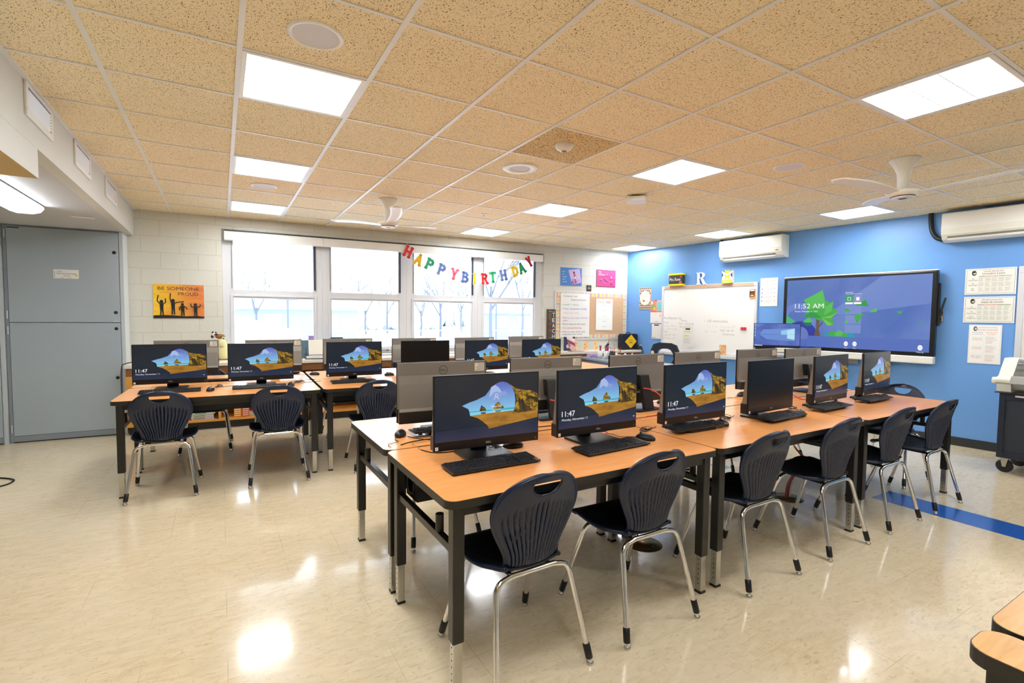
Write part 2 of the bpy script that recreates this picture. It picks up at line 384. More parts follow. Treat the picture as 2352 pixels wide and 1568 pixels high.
for (a,b_),lb in zip(sh,('rolled-up white shade cassette over the leftmost window','rolled-up white shade cassette over second window from the left','rolled-up white shade cassette above the start of the birthday banner','rolled-up white shade cassette over the rightmost window')):
    t=thing('roller_shade',lb,'window shade',onW(a,0,2.41),WR,'roller shade cassettes above the windows')
    MB().box(0,b_-a,-.06,.03,0,.115,'white_paint').build('cassette',t,bevel=.006)
    MB().box(.004,b_-a-.004,-.05,.02,.115,.13,'baseboard').build('bracket_rail',t)
# blue floor tiles
MB().box(4.55,4.855,-2.5,1.93,0,.0012,mat('blue_tile','#1c5fc0',.15,coat=.4).name).build('trim_7',kind=S)
MB().box(4.14,4.26,3.0,3.16,0,.0012,mat('light_blue_tile','#58b4e8',.2).name).build('trim_8',kind=S)

# ================================================================ OUTSIDE
mb=MB(); mb.box(-90,160,8.2,220,-.6,-.5,mat('snow_ground',(.80,.84,.88),.9,var=.05,vscale=.2).name); mb.build('ground_outside',kind=S)
treem=mat('haze_grey',(.13,.14,.16),.9).name; treem2=mat('haze_twigs',(.17,.19,.22),.9).name; darkm=mat('haze_trees',(.44,.45,.46),.95,var=.2,vscale=1).name  # haze and overexposure put into the bark, twig and tree-line greys
def make_tree(name,h,spread,seed,bark,twig,depth=5):
    r=random.Random(seed); mb=MB()
    def br(p,d,l,rad,k):
        q=p+d*l; mb.tube([p,(p+q)/2+Vector((r.uniform(-.06,.06)*l,r.uniform(-.06,.06)*l,0)),q],[rad,rad*.85,rad*.65],bark if k>2 else twig,n=4 if k>2 else 3,cap=False)
        if k==0: return
        for _ in range(3 if k>1 else 4):
            nd=(d+Vector((r.uniform(-1,1)*spread,r.uniform(-1,1)*spread,r.uniform(-.15,.5)))).normalized()
            br(p+d*l*r.uniform(.55,1),nd,l*r.uniform(.6,.8),rad*.55,k-1)
    br(Vector((0,0,0)),Vector((0,0,1)),h*.3,h*.011,depth)
    return mb.build(name)
def az(deg,dist,z=-.5): return (math.sin(R(deg))*dist,math.cos(R(deg))*dist,z)
t1=make_tree('bare_tree',8,.75,3,treem,treem2,6); tag(t1,'bare frosted tree standing outside the leftmost lower window','tree','bare trees beyond the windows',loc=az(3.2,38))
t2=make_tree('bare_tree',10,.7,11,treem,treem2,6); tag(t2,'bare tree far behind the second window, left of its middle','tree','bare trees beyond the windows',loc=az(11.8,50))
spots=[(14.0,52,1.0,'bare tree seen through the middle of the second window'),(16.3,55,1.05,'bare tree at the right edge of the second window'),(20.0,48,1.0,'bare tree at the left of the third window'),(22.2,46,1.02,'bare tree in the middle of third window'),(24.6,60,1.3,'bare tree at the right of third window'),(28,30,1.25,'tall bare tree filling the fourth window, left half'),(31.6,40,1.4,'tall bare tree filling the fourth window, right half'),(6.4,60,.95,'small far bare tree behind the snowy roof'),(19.4,70,1.0,'small far bare tree hidden at window mullion')]
for k,(a,d,s,lb) in enumerate(spots):
    c_=dup((t1,t2)[k%2],None,lb,az(a,d),R(k*77)); c_.scale=(s,s,s)
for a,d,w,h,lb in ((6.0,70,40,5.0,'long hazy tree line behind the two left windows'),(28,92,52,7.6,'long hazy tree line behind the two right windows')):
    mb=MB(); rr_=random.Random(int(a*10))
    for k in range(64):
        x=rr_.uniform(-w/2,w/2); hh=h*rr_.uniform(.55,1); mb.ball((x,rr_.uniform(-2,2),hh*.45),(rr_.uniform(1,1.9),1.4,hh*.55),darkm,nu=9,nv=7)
    o=mb.build('tree_line'); tag(o,lb,'trees','distant tree lines',loc=az(a,d),rz=-R(a))
    md=o.modifiers.new('rough','SUBSURF'); md.levels=1; md.render_levels=2
    tx=bpy.data.textures.new('leafy','CLOUDS'); tx.noise_scale=.5; dm=o.modifiers.new('leafy','DISPLACE'); dm.texture=tx; dm.strength=.7; dm.texture_coords='LOCAL'
# houses
snow=mat('snow_roof',(.9,.92,.95),.8).name; brick=mat('pale_siding',(.26,.28,.31),.8).name; gls=mat('house_glass',(.34,.37,.42),.4).name
def house(loc,rz,w,d,h,lb,rh=1.6):
    t=thing('house',lb,'house',loc,rz,'houses beyond the windows')
    MB().box(-w/2,w/2,-d/2,d/2,0,h,brick).build('wall',t)
    MB().prism([(-d/2-.5,h),(d/2+.5,h),(0,h+rh)],-w/2-.5,w/2+.5,snow,axis='x').build('roof',t)
    for k in range(3):
        x=-w/2+w*(k+.5)/3; MB().box(x-.6,x+.6,-d/2-.03,-d/2,.9,2,gls).build('window',t)
house(az(5.3,44),R(-12),12,7,2.3,'low brick house with snowy roof behind the leftmost window')
house(az(29.3,46),R(-30),6,4,2.2,'small pale shed behind the fourth window',1.0)
t=thing('garage',None,None,az(.2,20,-.5),R(-10)); tag(t,'white garage with snow-covered roof close outside the leftmost window','garage')
MB().box(-4,2.2,-2.5,2.5,0,1.2,mat('garage_wall',(.70,.74,.80),.8).name).build('wall',t)
MB().prism([(-4.4,1.15),(2.6,1.15),(-.9,2.15)],-2.9,2.9,snow,axis='y').build('roof',t)
for a,d,hh,lb in ((6.1,34,2.9,'thin street lamp pole outside the leftmost window'),(28.6,34,2.9,'street lamp pole with a crossarm outside the fourth window')):
    t=thing('street_lamp',lb,'street lamp',az(a,d))
    MB().cyl(0,0,0,hh,.06,treem,8).build('pole',t); MB().box(-.6,.6,-.06,.06,hh-.08,hh+.04,treem).build('arm',t)
mb=MB()
for k in range(40): mb.box(k*1.2,k*1.2+.05,0,.05,0,1.1,'window_alu')
mb.box(0,47,.01,.03,1.05,1.1,'window_alu'); mb.build('fence',label='low wire fence across the snowy field outside',cat='fence',loc=az(5,30),rz=-R(16))
# ================================================================ TABLES
TH=.7665
def make_table(name,label,loc,rz,w=1.522,d=.79,lam='oak_laminate',group=None,lid=True):
    t=thing(name,label,'table',loc,rz,group)
    mb=MB(); mb.prism(rrect(0,w,0,d,.045),TH-.032,TH-.0012,'black_edge'); mb.prism(rrect(.002,w-.002,.002,d-.002,.044),TH-.0012,TH,lam); mb.build('tabletop',t)
    MB().box(.07,w-.07,.035,.055,TH-.075,TH-.032,'black_metal').build('apron',t,bevel=.002)
    for sx in (0,1):
        for sy in (0,1):
            x=.058 if sx==0 else w-.058; y=.052 if sy==0 else d-.052
            MB().box(x-.023,x+.023,y-.023,y+.023,.205,TH-.032,'black_metal')
            l=MB().box(x-.024,x+.024,y-.024,y+.024,.2,TH-.032,'black_metal').build('leg',t,bevel=.004)
            mb=MB().box(x-.018,x+.018,y-.018,y+.018,.012,.2,'steel')
            for k in range(6):
                z=.05+k*.026
                for s in (-1,1):
                    mb.cyl(y,z,x+s*.0181,x+s*.0184,.0032,'hole_black',8,'x')
            mb.build('leg_extension',l,bevel=.002)
            MB().box(x-.02,x+.02,y-.02,y+.02,0,.012,'black_plastic').build('foot',l)
        x=.058 if sx==0 else w-.058
        mb=MB(); mb.box(x-.014,x+.014,.076,d-.076,.535,.567,'black_metal'); mb.build('crossbar',t,bevel=.002)
        mb=MB(); mb.cyl(x,.22,.567,.64,.017,'black_metal',14); mb.build('crossbar_peg',t,bevel=.002)
    if lid:
        mb=MB(); z0=.546
        mb.box(.10,w-.10,d-.18,d-.165,z0,TH-.033,'black_plastic'); mb.box(.10,w-.10,d-.165,d-.03,z0,z0+.012,'black_plastic'); mb.box(.10,w-.10,d-.036,d-.026,z0,TH-.033,'black_plastic')
        mb.box(.10,.11,d-.165,d-.03,z0,TH-.033,'black_plastic'); mb.box(w-.11,w-.10,d-.165,d-.03,z0,TH-.033,'black_plastic')
        for x,q in ((.0995,-1),(w-.0995,1)): mb.lathe([(.046,0),(.046,q*.004),(.036,q*.006),(.034,q*.001),(.0001,q*.001)],'black_gloss',x,d-.10,z0+.065,20,'x')
        mb.build('cable_tray',t)
        mb=MB(); a=[(x,y,TH+.0004) for x,y in rrect(.16,w-.16,d-.082,d-.002,.03)]; b_=[(x,y,TH+.0004) for x,y in rrect(.1635,w-.1635,d-.0785,d-.0055,.027)]
        n=len(a); mb.add(a+b_,[(i,(i+1)%n,n+(i+1)%n,n+i) for i in range(n)],'black_edge'); mb.build('cable_lid_gap',t)
    return t
XA=(.699,2.227,3.757); YA=1.638
G='orange wood-topped computer tables'
tA=make_table('computer_table','orange laminate computer table nearest the camera, its front corner over the nearest chair',(XA[0],YA,0),0,group=G)
dup(tA,None,'middle table of the right block\'s near row, under the third and fourth lock screens',(XA[1],YA,0))
dup(tA,None,'right end table of the right block\'s near row, closest to the wall-mounted touch screen',(XA[2],YA,0))
for k,lb in enumerate(('left table of the right block\'s far row, pale glare on its left end','middle table of the right block\'s far row, seen behind the third near monitor','right table of the right block\'s far row, below the wall screen')):
    dup(tA,None,lb,(XA[k]+1.522,YA+.794*2,0),math.pi)
CR=R(-1.9); 
def onC(x,y,z=0): return (-.747+x*math.cos(CR)-y*math.sin(CR),4.772+x*math.sin(CR)+y*math.cos(CR),z)
for k,lb in enumerate(('left end table of the left block\'s near row, next to the grey closet','table at the near row of left block, behind the second chair seam','right table of the left block\'s near row, mostly hidden behind monitors')):
    dup(tA,None,lb,onC(k*1.545,0),CR)
for k,lb in enumerate(('left table of the left block\'s far row, along the window bookcase','middle table of the left block\'s far row, glaring white under the window','right table of the left block\'s far row, mostly hidden by monitors')):
    dup(tA,None,lb,onC(k*1.545+1.522,1.592),CR+math.pi)
dup(tA,None,'orange table turned crosswise at the right end of the left block',onC(4.64+.79,.02),CR+math.pi/2)
# tables at lower right
make_table('pale_table','pale oak table at the right edge, upper of the two bottom right tops',(1.483,-.42,0),0,w=1.3,d=.812,lam='oak_laminate_pale',lid=False)
make_table('narrow_table','narrow pale oak table top with thick black edge, in the very bottom right corner',(1.333,-.60,0),0,w=.132,d=.985,lam='oak_laminate_pale',lid=False)

# ================================================================ CHAIRS
PROF=[(.222,.432,.150),(.218,.445,.185),(.195,.458,.205),(.15,.463,.213),(.08,.457,.216),(0,.447,.212),(-.05,.440,.190),(-.09,.437,.158),(-.125,.438,.136),(-.148,.447,.129)]
BACK=[(.442,-.140,.132),(.46,-.158,.124),(.50,-.168,.129),(.54,-.176,.146),(.58,-.185,.167),(.62,-.193,.186),(.66,-.202,.199),(.69,-.209,.203),(.72,-.217,.199),(.75,-.226,.187),(.78,-.236,.164),(.80,-.244,.154),(.82,-.252,.122),(.832,-.257,.092),(.84,-.260,.055),(.8435,-.2615,.012)]
def interp(T,z,i):
    for a,b_ in zip(T,T[1:]):
        if z<=b_[0]: 
            t=(z-a[0])/(b_[0]-a[0]); return a[i]+(b_[i]-a[i])*t
    return T[-1][i]
def cr_interp(T,z,i):
    k=0
    while k<len(T)-2 and z>T[k+1][0]: k+=1
    p0=T[max(k-1,0)];p1=T[k];p2=T[k+1];p3=T[min(k+2,len(T)-1)]; h=p2[0]-p1[0]; t=(z-p1[0])/h
    m1=(p2[i]-p0[i])/(p2[0]-p0[0])*h if k>0 else (p2[i]-p1[i]); m2=(p3[i]-p1[i])/(p3[0]-p1[0])*h
    return (2*t**3-3*t**2+1)*p1[i]+(t**3-2*t*t+t)*m1+(-2*t**3+3*t*t)*p2[i]+(t**3-t*t)*m2
def shell_back():
    hz0,hz1=.752,.816
    zs=[.442+.009*k for k in range(36)]; zs=[z for z in zs if z<hz0-.003]+[hz0+ (hz1-hz0)*k/10 for k in range(11)]+[.819,.823,.827,.831,.8345,.8375,.840,.842,.8435]
    rows=[]; hole=[]
    for z in zs:
        w=cr_interp(BACK,z,2); y=cr_interp(BACK,z,1)
        if z>.70: w=.203*max(0.003,1-((z-.69)/.1537)**2)**.5
        if z<hz0: h=.018+(.05-.018)*min(1,(hz0-z)/.12)
        elif z<=hz1:
            zt=hz1-.008
            h=.073*math.sqrt(max(0.06,1-((zt-z)/(zt-hz0+.0015))**2)) if z<zt else .073-.006*((z-zt)/.006)
        else: h=.067*(1-(z-hz1)/.06)
        h=min(h,w*.55)
        xs=[-w+(w-h)*k/32 for k in range(33)]+[-h+2*h*k/28 for k in range(1,28)]+[h+(w-h)*k/32 for k in range(33)]
        row=[]
        for x in xs:
            s=x/max(w,.02); yy=y+.040*abs(s)**2.2*min(1,(w/.19))
            ztop=.735-.06*s*s
            mk=max(0,min(1,(ztop-z)/.02))*max(0,min(1,(z-.462)/.01))*(1 if abs(s)<.9 else 0)
            g=(.5+.5*math.cos(2*math.pi*8.5*s))**2.5
            yy+=.014*g*mk
            if z<.462: yy+=.004*(1 if math.cos(2*math.pi*8.5*s)>.3 else 0)
            # rolled rim
            e=1-abs(s)
            if e<.06: yy+=.008*(1-e/.06)**2
            row.append((x,yy,z))
        rows.append(row); hole.append(hz0-1e-6<=z<=hz1+1e-6)
    mb=MB(); mb.grid(rows,'shell_navy',skip=lambda i,k: hole[i] and hole[i+1] and 32<=k<60)
    # rim bead
    left=[Vector(r[0]) for r in rows];right=[Vector(r[-1]) for r in rows][::-1]
    path=left+right; mb.tube(path,.0052,'shell_navy',8)
    hh=[i for i in range(len(rows)) if hole[i]]
    ring=[Vector(rows[i][32]) for i in hh]+[Vector(rows[i][60]) for i in hh][::-1]; ring=ring+[ring[0],ring[1]]
    mb.tube(ring,.003,'shell_navy',6,cap=False)
    return mb
def shell_seat():
    rows=[]
    P=smooth_path([(a,b_,c) for a,b_,c in PROF],4)
    for p in P:
        y,z,w=p; rows.append([(w*s/10,y,z+.010*abs(s/10)**2.5*(1 if y<.15 else .3)-.006*(1-abs(s/10)**2)*(1 if y<.15 else 0)) for s in range(-10,11)])
    mb=MB(); mb.grid(rows,'seat_black',flip=True)
    # pale navy underside lip
    mb.tube([Vector(r[0]) for r in rows],.0055,'shell_navy',8); mb.tube([Vector(r[-1]) for r in rows],.0055,'shell_navy',8); mb.tube([Vector(q) for q in rows[0]],.0055,'shell_navy',8)
    return mb
def make_chair(label):
    t=thing('classroom_chair',label,'chair')
    shell_seat().build('seat',t,solid=.009); shell_back().build('backrest',t,solid=.006)
    for sy,fy,ty in ((-1,-.245,-.150),(1,.245,.115)):
        for sx in (-1,1):
            foot=(sx*.228,fy,.012); top=(sx*.176,ty,.405); mid=(sx*.10,ty*.98,.421)
            mb=MB(); mb.tube(fillet([foot,top,mid],.06,7),.0118,'chrome',12); l=mb.build('leg',t)
            d=(Vector(top)-Vector(foot)).normalized(); a=Vector(foot)+d*.012; b_=a+d*.062
            MB().tube([a,a+d*.003,b_-d*.002,b_],[.0135,.0155,.0155,.013],'black_plastic',12).build('leg_boot',l)
            MB().lathe([(.0001,0),(.012,0),(.0155,.004),(.0150,.010),(.009,.017),(.0001,.018)],'steel',foot[0],foot[1],0,14).build('glide',l)
    mb=MB()
    for ty in (-.147,.113): mb.tube([(-.11,ty,.421),(.11,ty,.421)],.0116,'chrome',12)
    for sx in (-1,1): mb.tube([(sx*.095,-.145,.415),(sx*.095,.11,.418)],.009,'black_metal',10); mb.box(sx*.095-.02,sx*.095+.02,-.12,.12,.424,.432,'black_metal')
    mb.build('seat_frame',t)
    return t
GA='navy shell chairs tucked along the right block of tables'; GC='navy shell chairs around the left block of tables'
ch0=make_chair('navy ribbed shell chair nearest the camera, at the near left table corner'); tag(ch0,None,None,GA,None,(1.07,1.79,0),R(2))
lst=[('navy ribbed shell chair second from the camera, beside the nearest chair',1.735,1.79,0,GA),
('navy shell chair third along the near row, just right of the paired table legs',2.575,1.775,0,GA),
('navy shell chair fourth along the near row, in front of the blank dark monitor',3.35,1.77,0,GA),
('navy shell chair fifth along the near row, by the blue floor stripe',4.10,1.77,0,GA),
('navy shell chair at the far right end of the near row',4.81,1.765,0,GA),
('navy shell chair facing left at right block end, back toward blue wall',5.265,2.12,90,GA),
('navy chair under the left far-row table, only its chrome feet showing',1.22,3.10,180,GA),
('navy shell chair behind the far row, legs seen between second and third near chairs',2.73,3.10,180,GA),
('navy shell chair behind the far row, legs seen above the seat of third near chair',4.305,3.10,180,GA),
('navy shell chair behind the far row, legs seen above the seat of fourth near chair',4.975,3.10,180,GA),
('navy ribbed chair at the leftmost table, next to the grey closet',-.41,4.855,-2,GC),
('navy ribbed chair at the left block, in front of its second lock screen',.42,4.815,-2,GC),
('navy ribbed chair at the left block, partly hidden by a grey monitor back',1.27,4.79,-2,GC),
('navy chair facing the camera under the left block, behind the leftmost chair',-.15,6.20,178,GC),
('navy chair facing the camera under the left block, behind the second chair',.52,6.18,178,GC),
('navy chair facing the camera under the left block, dark seat right of the table seam',1.27,6.15,178,GC)]
for lb,x,y,a,g in lst: dup(ch0,None,lb,(x,y,0),R(a),g)

# ================================================================ COMPUTERS
SW,SZ0,SZ1=.264,.094,.3875      # half width, screen bottom and top above the table
def cave(other=False):
    def P(pts): return [(-SW+2*SW*u,SZ0+(SZ1-SZ0)*v) for u,v in pts]
    sky=glow_grad('screen_cave_sky','Z',.19,.34,'#8fd6f2','#6470c6'); sea='screen_x'
    sand=glow_tex('screen_sand','#8a5f1e','#c98f35',9,.3,.75,(1,1,4)); rock=glow_tex('screen_rock','#2c2212','#c2962e',46,.38,.66)
    open_=[(.245,.534),(.315,.58),(.38,.61),(.465,.67),(.515,.777),(.565,.845),(.60,.872),(.635,.88),(.685,.854),(.73,.786),(.755,.69),(.765,.573),(.76,.36),(.40,.36),(.325,.365),(.315,.427),(.305,.476),(.265,.515)]
    els=[('r',-SW,SZ0,SW,SZ1,glow_grad('screen_cave_dark','Z',.09,.39,'#1e2633','#20262e')),
    ('p',P(open_),sky),
    ('p',P([(.52,.80),(.56,.835),(.60,.78),(.63,.70),(.60,.66),(.55,.70),(.50,.64)]),glow('#a9c0ea')),('p',P([(.60,.70),(.66,.73),(.68,.67),(.63,.64)]),glow('#8ea0dc')),
    ('p',P([(.314,.435),(.762,.45),(.76,.385),(.32,.37)]),glow('#3fb2c8')),('p',P([(.316,.42),(.762,.418),(.76,.385),(.32,.375)]),glow('#8fd2ea')),
    ('p',P([(.325,.365),(.45,.385),(.7,.395),(1,.40),(1,.25),(.5,.136),(.485,.194),(.44,.262),(.395,.32)]),sand),
    ('p',P([(.41,.43),(.415,.475),(.428,.53),(.436,.505),(.455,.49),(.47,.46),(.472,.43)]),glow_tex('screen_islet','#6b5a1a','#241f18',60,.4,.6)),
    ('p',P([(.545,.44),(.555,.50),(.575,.55),(.59,.575),(.605,.55),(.61,.51),(.635,.49),(.65,.45)]),glow_tex('screen_islet2','#b98f22','#2c2a18',60,.4,.6)),
    ('p',P([(.42,.41),(.47,.41),(.465,.385),(.425,.385)]),glow('#31506b')),('p',P([(.56,.415),(.62,.415),(.61,.39),(.57,.39)]),glow('#31506b')),
    ('p',P([(.70,.84),(.73,.80),(.76,.77),(.79,.745),(.86,.72),(.93,.71),(1,.64),(1,.37),(.86,.355),(.735,.345),(.755,.44),(.775,.55),(.765,.66),(.748,.74)]),rock),
    ('p',P([(.83,.60),(.86,.50),(.91,.43),(.95,.37),(.80,.355),(.81,.47)]),glow_tex('screen_rock_shade','#221c18','#54401f',26,.4,.65)),
    ('p',P([(.90,.63),(1,.58),(1,.52),(.92,.57),(.88,.55)]),glow('#3b2d16')),
    ('p',P([(0,.17),(.485,.194),(.5,.136),(1,.25),(1,0),(0,0)]),glow_grad('screen_cave_floor','Z',.09,.17,'#22304c','#20293a'))]
    if other:
        cx,cz=-SW+2*SW*.57,SZ0+(SZ1-SZ0)*.64
        els+=[('e',cx,cz,.026,.026,glow('#8ba4dc')),('ring',cx,cz+.007,.0075,.006,glow('#ffffff')),('ring',cx,cz-.012,.0125,.011,glow('#ffffff')),('r',cx-.014,cz-.026,cx+.014,cz-.0125,glow('#8ba4dc')),
        ('t','Other user',cx,cz-.047,.0085,glow('#ffffff'),.054,'c'),('t','Sign in to',cx,cz-.062,.005,glow('#e8eefc'),.05,'c'),('t','use this computer',cx,cz-.072,.005,glow('#e8eefc'),.07,'c')]
    else:
        x=-SW+.020
        els+=[('t','11:47',x,SZ0+.062,.028,glow('#ffffff'),.082),('t','Monday, November 11',x,SZ0+.040,.0115,glow('#f4f6fb'),.165),('r',SW-.022,SZ0+.02,SW-.014,SZ0+.027,glow('#c9d2e0'))]
    return els
ZO=-.0305
def monitor(name,label,screen,group=None):
    t=thing(name,label,'computer',group=group); t.scale=(1.03,1.03,1.03)
    mb=MB(); mb.box(-.27,.27,0,.012,.082+ZO,.4235+ZO,'bezel'); mb.build('bezel',t,bevel=.002)
    mb=MB()
    mb.box(-.268,.268,.012,.020,.16+ZO,.422+ZO,'silver_back'); mb.prism([(y,z+ZO) for y,z in [(.012,.083),(.052,.086),(.052,.15),(.046,.165),(.030,.30),(.020,.35),(.012,.36)]],-.262,.262,'silver_back',axis='x')
    mb.build('back_cover',t,bevel=.003)
    mb=MB(); mb.box(-.266,.266,.012,.056,.0825+ZO,.148+ZO,'dark_back'); mb.build('port_cover',t,bevel=.002)
    mb=MB(); els=[('ring',0,.375+ZO,.026,.0235,'black_plastic'),('t','DELL',0,.368+ZO,.013,'black_plastic',.038,'c'),('r',-.255,.362+ZO,-.195,.410+ZO,'sticker'),('rs',lines_block(-.250,-.200,.405+ZO,6,.0068,.003,3),'grey_ink')]
    decals(mb,els,.0205,.0004,1); decals(mb,[('r',-.05,.108+ZO,-.035,.128+ZO,'sticker')],.0565,.0004,1); mb.build('back_badge',t)
    mb=MB()
    if screen=='off': decals(mb,[('r',-SW,SZ0,SW,SZ1,'black_gloss')],0,.0003)
    else: decals(mb,cave(screen=='other'),0,.0003)
    mb.build('screen',t)
    mb=MB(); decals(mb,[('t','DELL',0,.098+ZO,.0085,'sticker',.028,'c'),('r',-.262,.088+ZO,-.247,.104+ZO,'sticker'),('r',-.262,.0957+ZO,-.247,.0963+ZO,'grey_ink'),('r',.252,.095+ZO,.254,.1+ZO,'sticker')],0,.0004); mb.build('bezel_marks',t)
    mb=MB(); mb.prism([(.060,.25),(.085,.25),(.145,.012),(.115,.012)],-.042,.042,'black_plastic',axis='x'); mb.build('stand_neck',t,bevel=.004)
    MB().box(-.04,.04,.03,.066,.15,.25,'black_plastic').build('stand_mount',t)
    mb=MB(); mb.prism(rrect(-.12,.12,-.06,.155,.02),0,.012,'black_plastic'); mb.build('stand_base',t,bevel=.003)
    return t
def make_kb():
    t=thing('keyboard','x','keyboard')
    mb=MB(); mb.prism([(-.066,.004),(.066,.010),(.066,.020),(-.066,.012)],-.222,.222,'black_plastic',axis='x'); mb.build('keyboard_body',t,bevel=.002)
    mb=MB(); r=random.Random(2)
    def key(x,y,w=.0165,d=.0155):
        z=.0125+(y+.066)/.132*.008; v=[(x,y,z),(x+w,y,z),(x+w,y+d,z+.001),(x,y+d,z+.001),(x+.0015,y+.0015,z+.005),(x+w-.0015,y+.0015,z+.005),(x+w-.0015,y+d-.0015,z+.006),(x+.0015,y+d-.0015,z+.006)]
        mb.add(v,[(4,5,6,7),(0,1,5,4),(1,2,6,5),(2,3,7,6),(3,0,4,7)],mat('keycap','#2b2b2f',.28).name)
    for row in range(6):
        y=-.058+row*.0192+(.006 if row==5 else 0)
        x=-.214
        if row==0: ws=[.022,.018,.020,.105,.020,.018,.018,.022]
        else: ws=[.0185+.003*((row*3)%4)]+[.0165]*12+[.026]
        for w in ws: key(x,y,w); x+=w+.0022
        for k in range(3):
            if row in (0,4,3,5) or (row==1 and k==1): key(.055+k*.019,y)
        if row<5:
            for k in range(4): key(.121+k*.0195,y,.017 if not(row==0 and k==0) else .017)
    mb.build('keycaps',t,kind='stuff')
    MB().box(-.2,-.18,.05,.06,0,.008,'black_plastic').box(.18,.2,.05,.06,0,.008,'black_plastic').box(-.21,.21,-.055,-.045,0,.006,'black_plastic').build('keyboard_feet',t)
    return t
def make_mouse():
    t=thing('mouse','x','mouse')
    MB().ball((0,0,.008),(.031,.056,.028),'black_plastic',18,12,zmin=-.28).build('mouse_body',t)
    MB().cyl(.026,.034,-.003,.003,.007,mat('wheel_grey','#5a5a5c',.5).name,12,'x').build('scroll_wheel',t)
    mb=MB(); mb.tube(smooth_path([(0,.054,.01),(.01,.09,.003),(-.02,.14,.003),(.02,.2,.003),(-.01,.26,.003)],5),.0016,'black_cable',6); mb.build('cord',t)
    return t
mon={'lock':monitor('all_in_one_computer','x','lock'),'other':monitor('all_in_one_computer','x','other'),'off':monitor('all_in_one_computer','x','off')}
kb=make_kb(); ms=make_mouse(); used=set()
def place(o,lb,x,y,z,rz,g):
    key=o.name
    if key in used: c=dup(o,None,lb,(x,y,z),rz,g)
    else: used.add(key); c=o; tag(o,lb,None,g,None,(x,y,z),rz)
    return c
GM='all-in-one computers on the tables'; GK='black wired keyboards'; GMo='black computer mice'
D=R
mons=[('other','computer showing the "Other user" sign-in circle over a beach cave picture',1.058,2.005,-3),
('lock','computer with 11:47 lock screen, second in near row beside the sign-in screen',1.69,1.975,0),
('lock','computer with an 11:47 lock screen, third in the near row above the table seam',2.39,1.93,0),
('off','blank black-screened computer, fourth in the near row',3.09,1.905,3),
('lock','computer with 11:47 lock screen, fifth in near row, right of the blank one',3.885,1.94,4),
('lock','computer with an 11:47 lock screen at the right end of the near row',4.63,1.965,4),
('lock','back of a silver-grey computer directly behind the sign-in screen',1.10,2.665,175),
('lock','back of a silver-grey computer second from left in the far row of right block',1.835,2.675,175),
('lock','back of a silver-grey computer third in the far row, red cable through its stand',2.575,2.61,180),
('lock','back of a silver-grey computer fourth in far row, in front of the whiteboard',3.25,2.635,180),
('lock','back of a silver-grey computer fifth in far row, behind the blank screen',4.03,2.64,178),
('lock','back of a silver-grey computer at right end of the far row, below touch screen',4.56,2.54,178),
('lock','computer with an 11:47 lock screen, leftmost of all, by the grey closet',-.378,5.10,-3),
('lock','computer with an 11:47 lock screen, second from left in the left block',.311,5.01,-2),
('lock','computer with an 11:47 lock screen, third in left block, right of the table seam',1.134,4.99,-2),
('off','blank dark-screened computer in left block, behind a large grey monitor back',1.865,4.97,-2),
('lock','computer with beach cave screen fifth in left block, below the BIRTH letters',2.56,4.90,-2),
('lock','computer with beach cave screen at the right end of left block, by the TEACH sign',3.25,4.83,-2),
('lock','grey back of a computer behind the leftmost lock screen',-.29,5.78,178),
('lock','grey back of a computer behind the second lock screen from left, in the left block',.474,5.70,178),
('lock','grey back of a computer behind the third lock screen from left, in the left block',1.215,5.67,178),
('lock','grey back of a computer behind the blank screen of the left block',1.945,5.57,178),
('lock','grey back of a computer behind the fifth screen of the left block',2.715,5.54,178),
('lock','grey back of a computer at far right of left block, below last window',3.52,5.62,178)]
for k,lb,x,y,a in mons: place(mon[k],lb,x*1.045,y*1.045,TH,D(a),GM)
kbs=[('black keyboard in front of the sign-in screen, nearest the camera',1.056,1.965,0,0),('black keyboard tilted in front of the second near-row screen',1.745,1.93,0,4),('black keyboard under the third near-row screen, resting on its stand base',2.495,2.015,.0125,0),
('black keyboard in front of the blank black screen of the near row',3.27,1.945,.0135,4),('black keyboard in front of the fifth near-row screen, on its stand base',3.98,1.99,.0125,3),('black keyboard in front of the last screen of the near row, on its stand base',4.71,2.02,.0125,3),
('black keyboard with glare behind the sign-in screen, at the pale left table end',1.14,2.66,.0135,178),('black keyboard seen between the first two near-row screens',1.97,2.90,0,176),('black keyboard behind the red-cabled stand',2.74,2.93,0,180),('black keyboard beside the blank screen, by the far row',4.98,2.93,0,182),
('black keyboard in front of the leftmost lock screen',-.385,5.14,0,1),('black keyboard in front of the second lock screen of left block',.30,5.10,0,-2),('black keyboard in front of the third lock screen of left block',1.15,5.10,0,-2),
('black keyboard poking out right of the leftmost lock screen',-.15,5.80,0,178),('black keyboard behind the second lock screen of left block',.55,6.16,0,178),('black keyboard behind the third lock screen of left block',1.3,6.1,0,178)]
for lb,x,y,dz,a in kbs: place(kb,lb,x,y,TH+.001+dz,D(a),GK)
mcs=[('grey-topped mouse beside the second near-row keyboard, nearest the table edge',2.03,1.975,30),('black mouse right of the third near-row keyboard',2.755,2.02,-20),('black mouse right of the keyboard below the blank screen',3.53,1.955,-50),
('black mouse right of the last near-row keyboard',4.98,2.05,-60),('black mouse on the pale left table end, far row',.862,2.70,150),('grey mouse between third near-row screen and red-cabled stand',3.02,2.75,60),('black mouse left of the blank screen, on the far row',3.93,2.70,100),
('black mouse behind the sign-in screen, by its right edge',1.30,2.19,80),('black mouse right of the leftmost keyboard',-.09,5.08,-10),('black mouse beside the second keyboard of left block',.565,5.10,-10),('pale-lit mouse in front of the bookcase, left of third lock screen',.90,5.92,60),('pale-lit mouse left of the blank screen in left block',1.63,5.50,60)]
for lb,x,y,a in mcs: place(ms,lb,x,y,TH+.001,D(a),GMo)
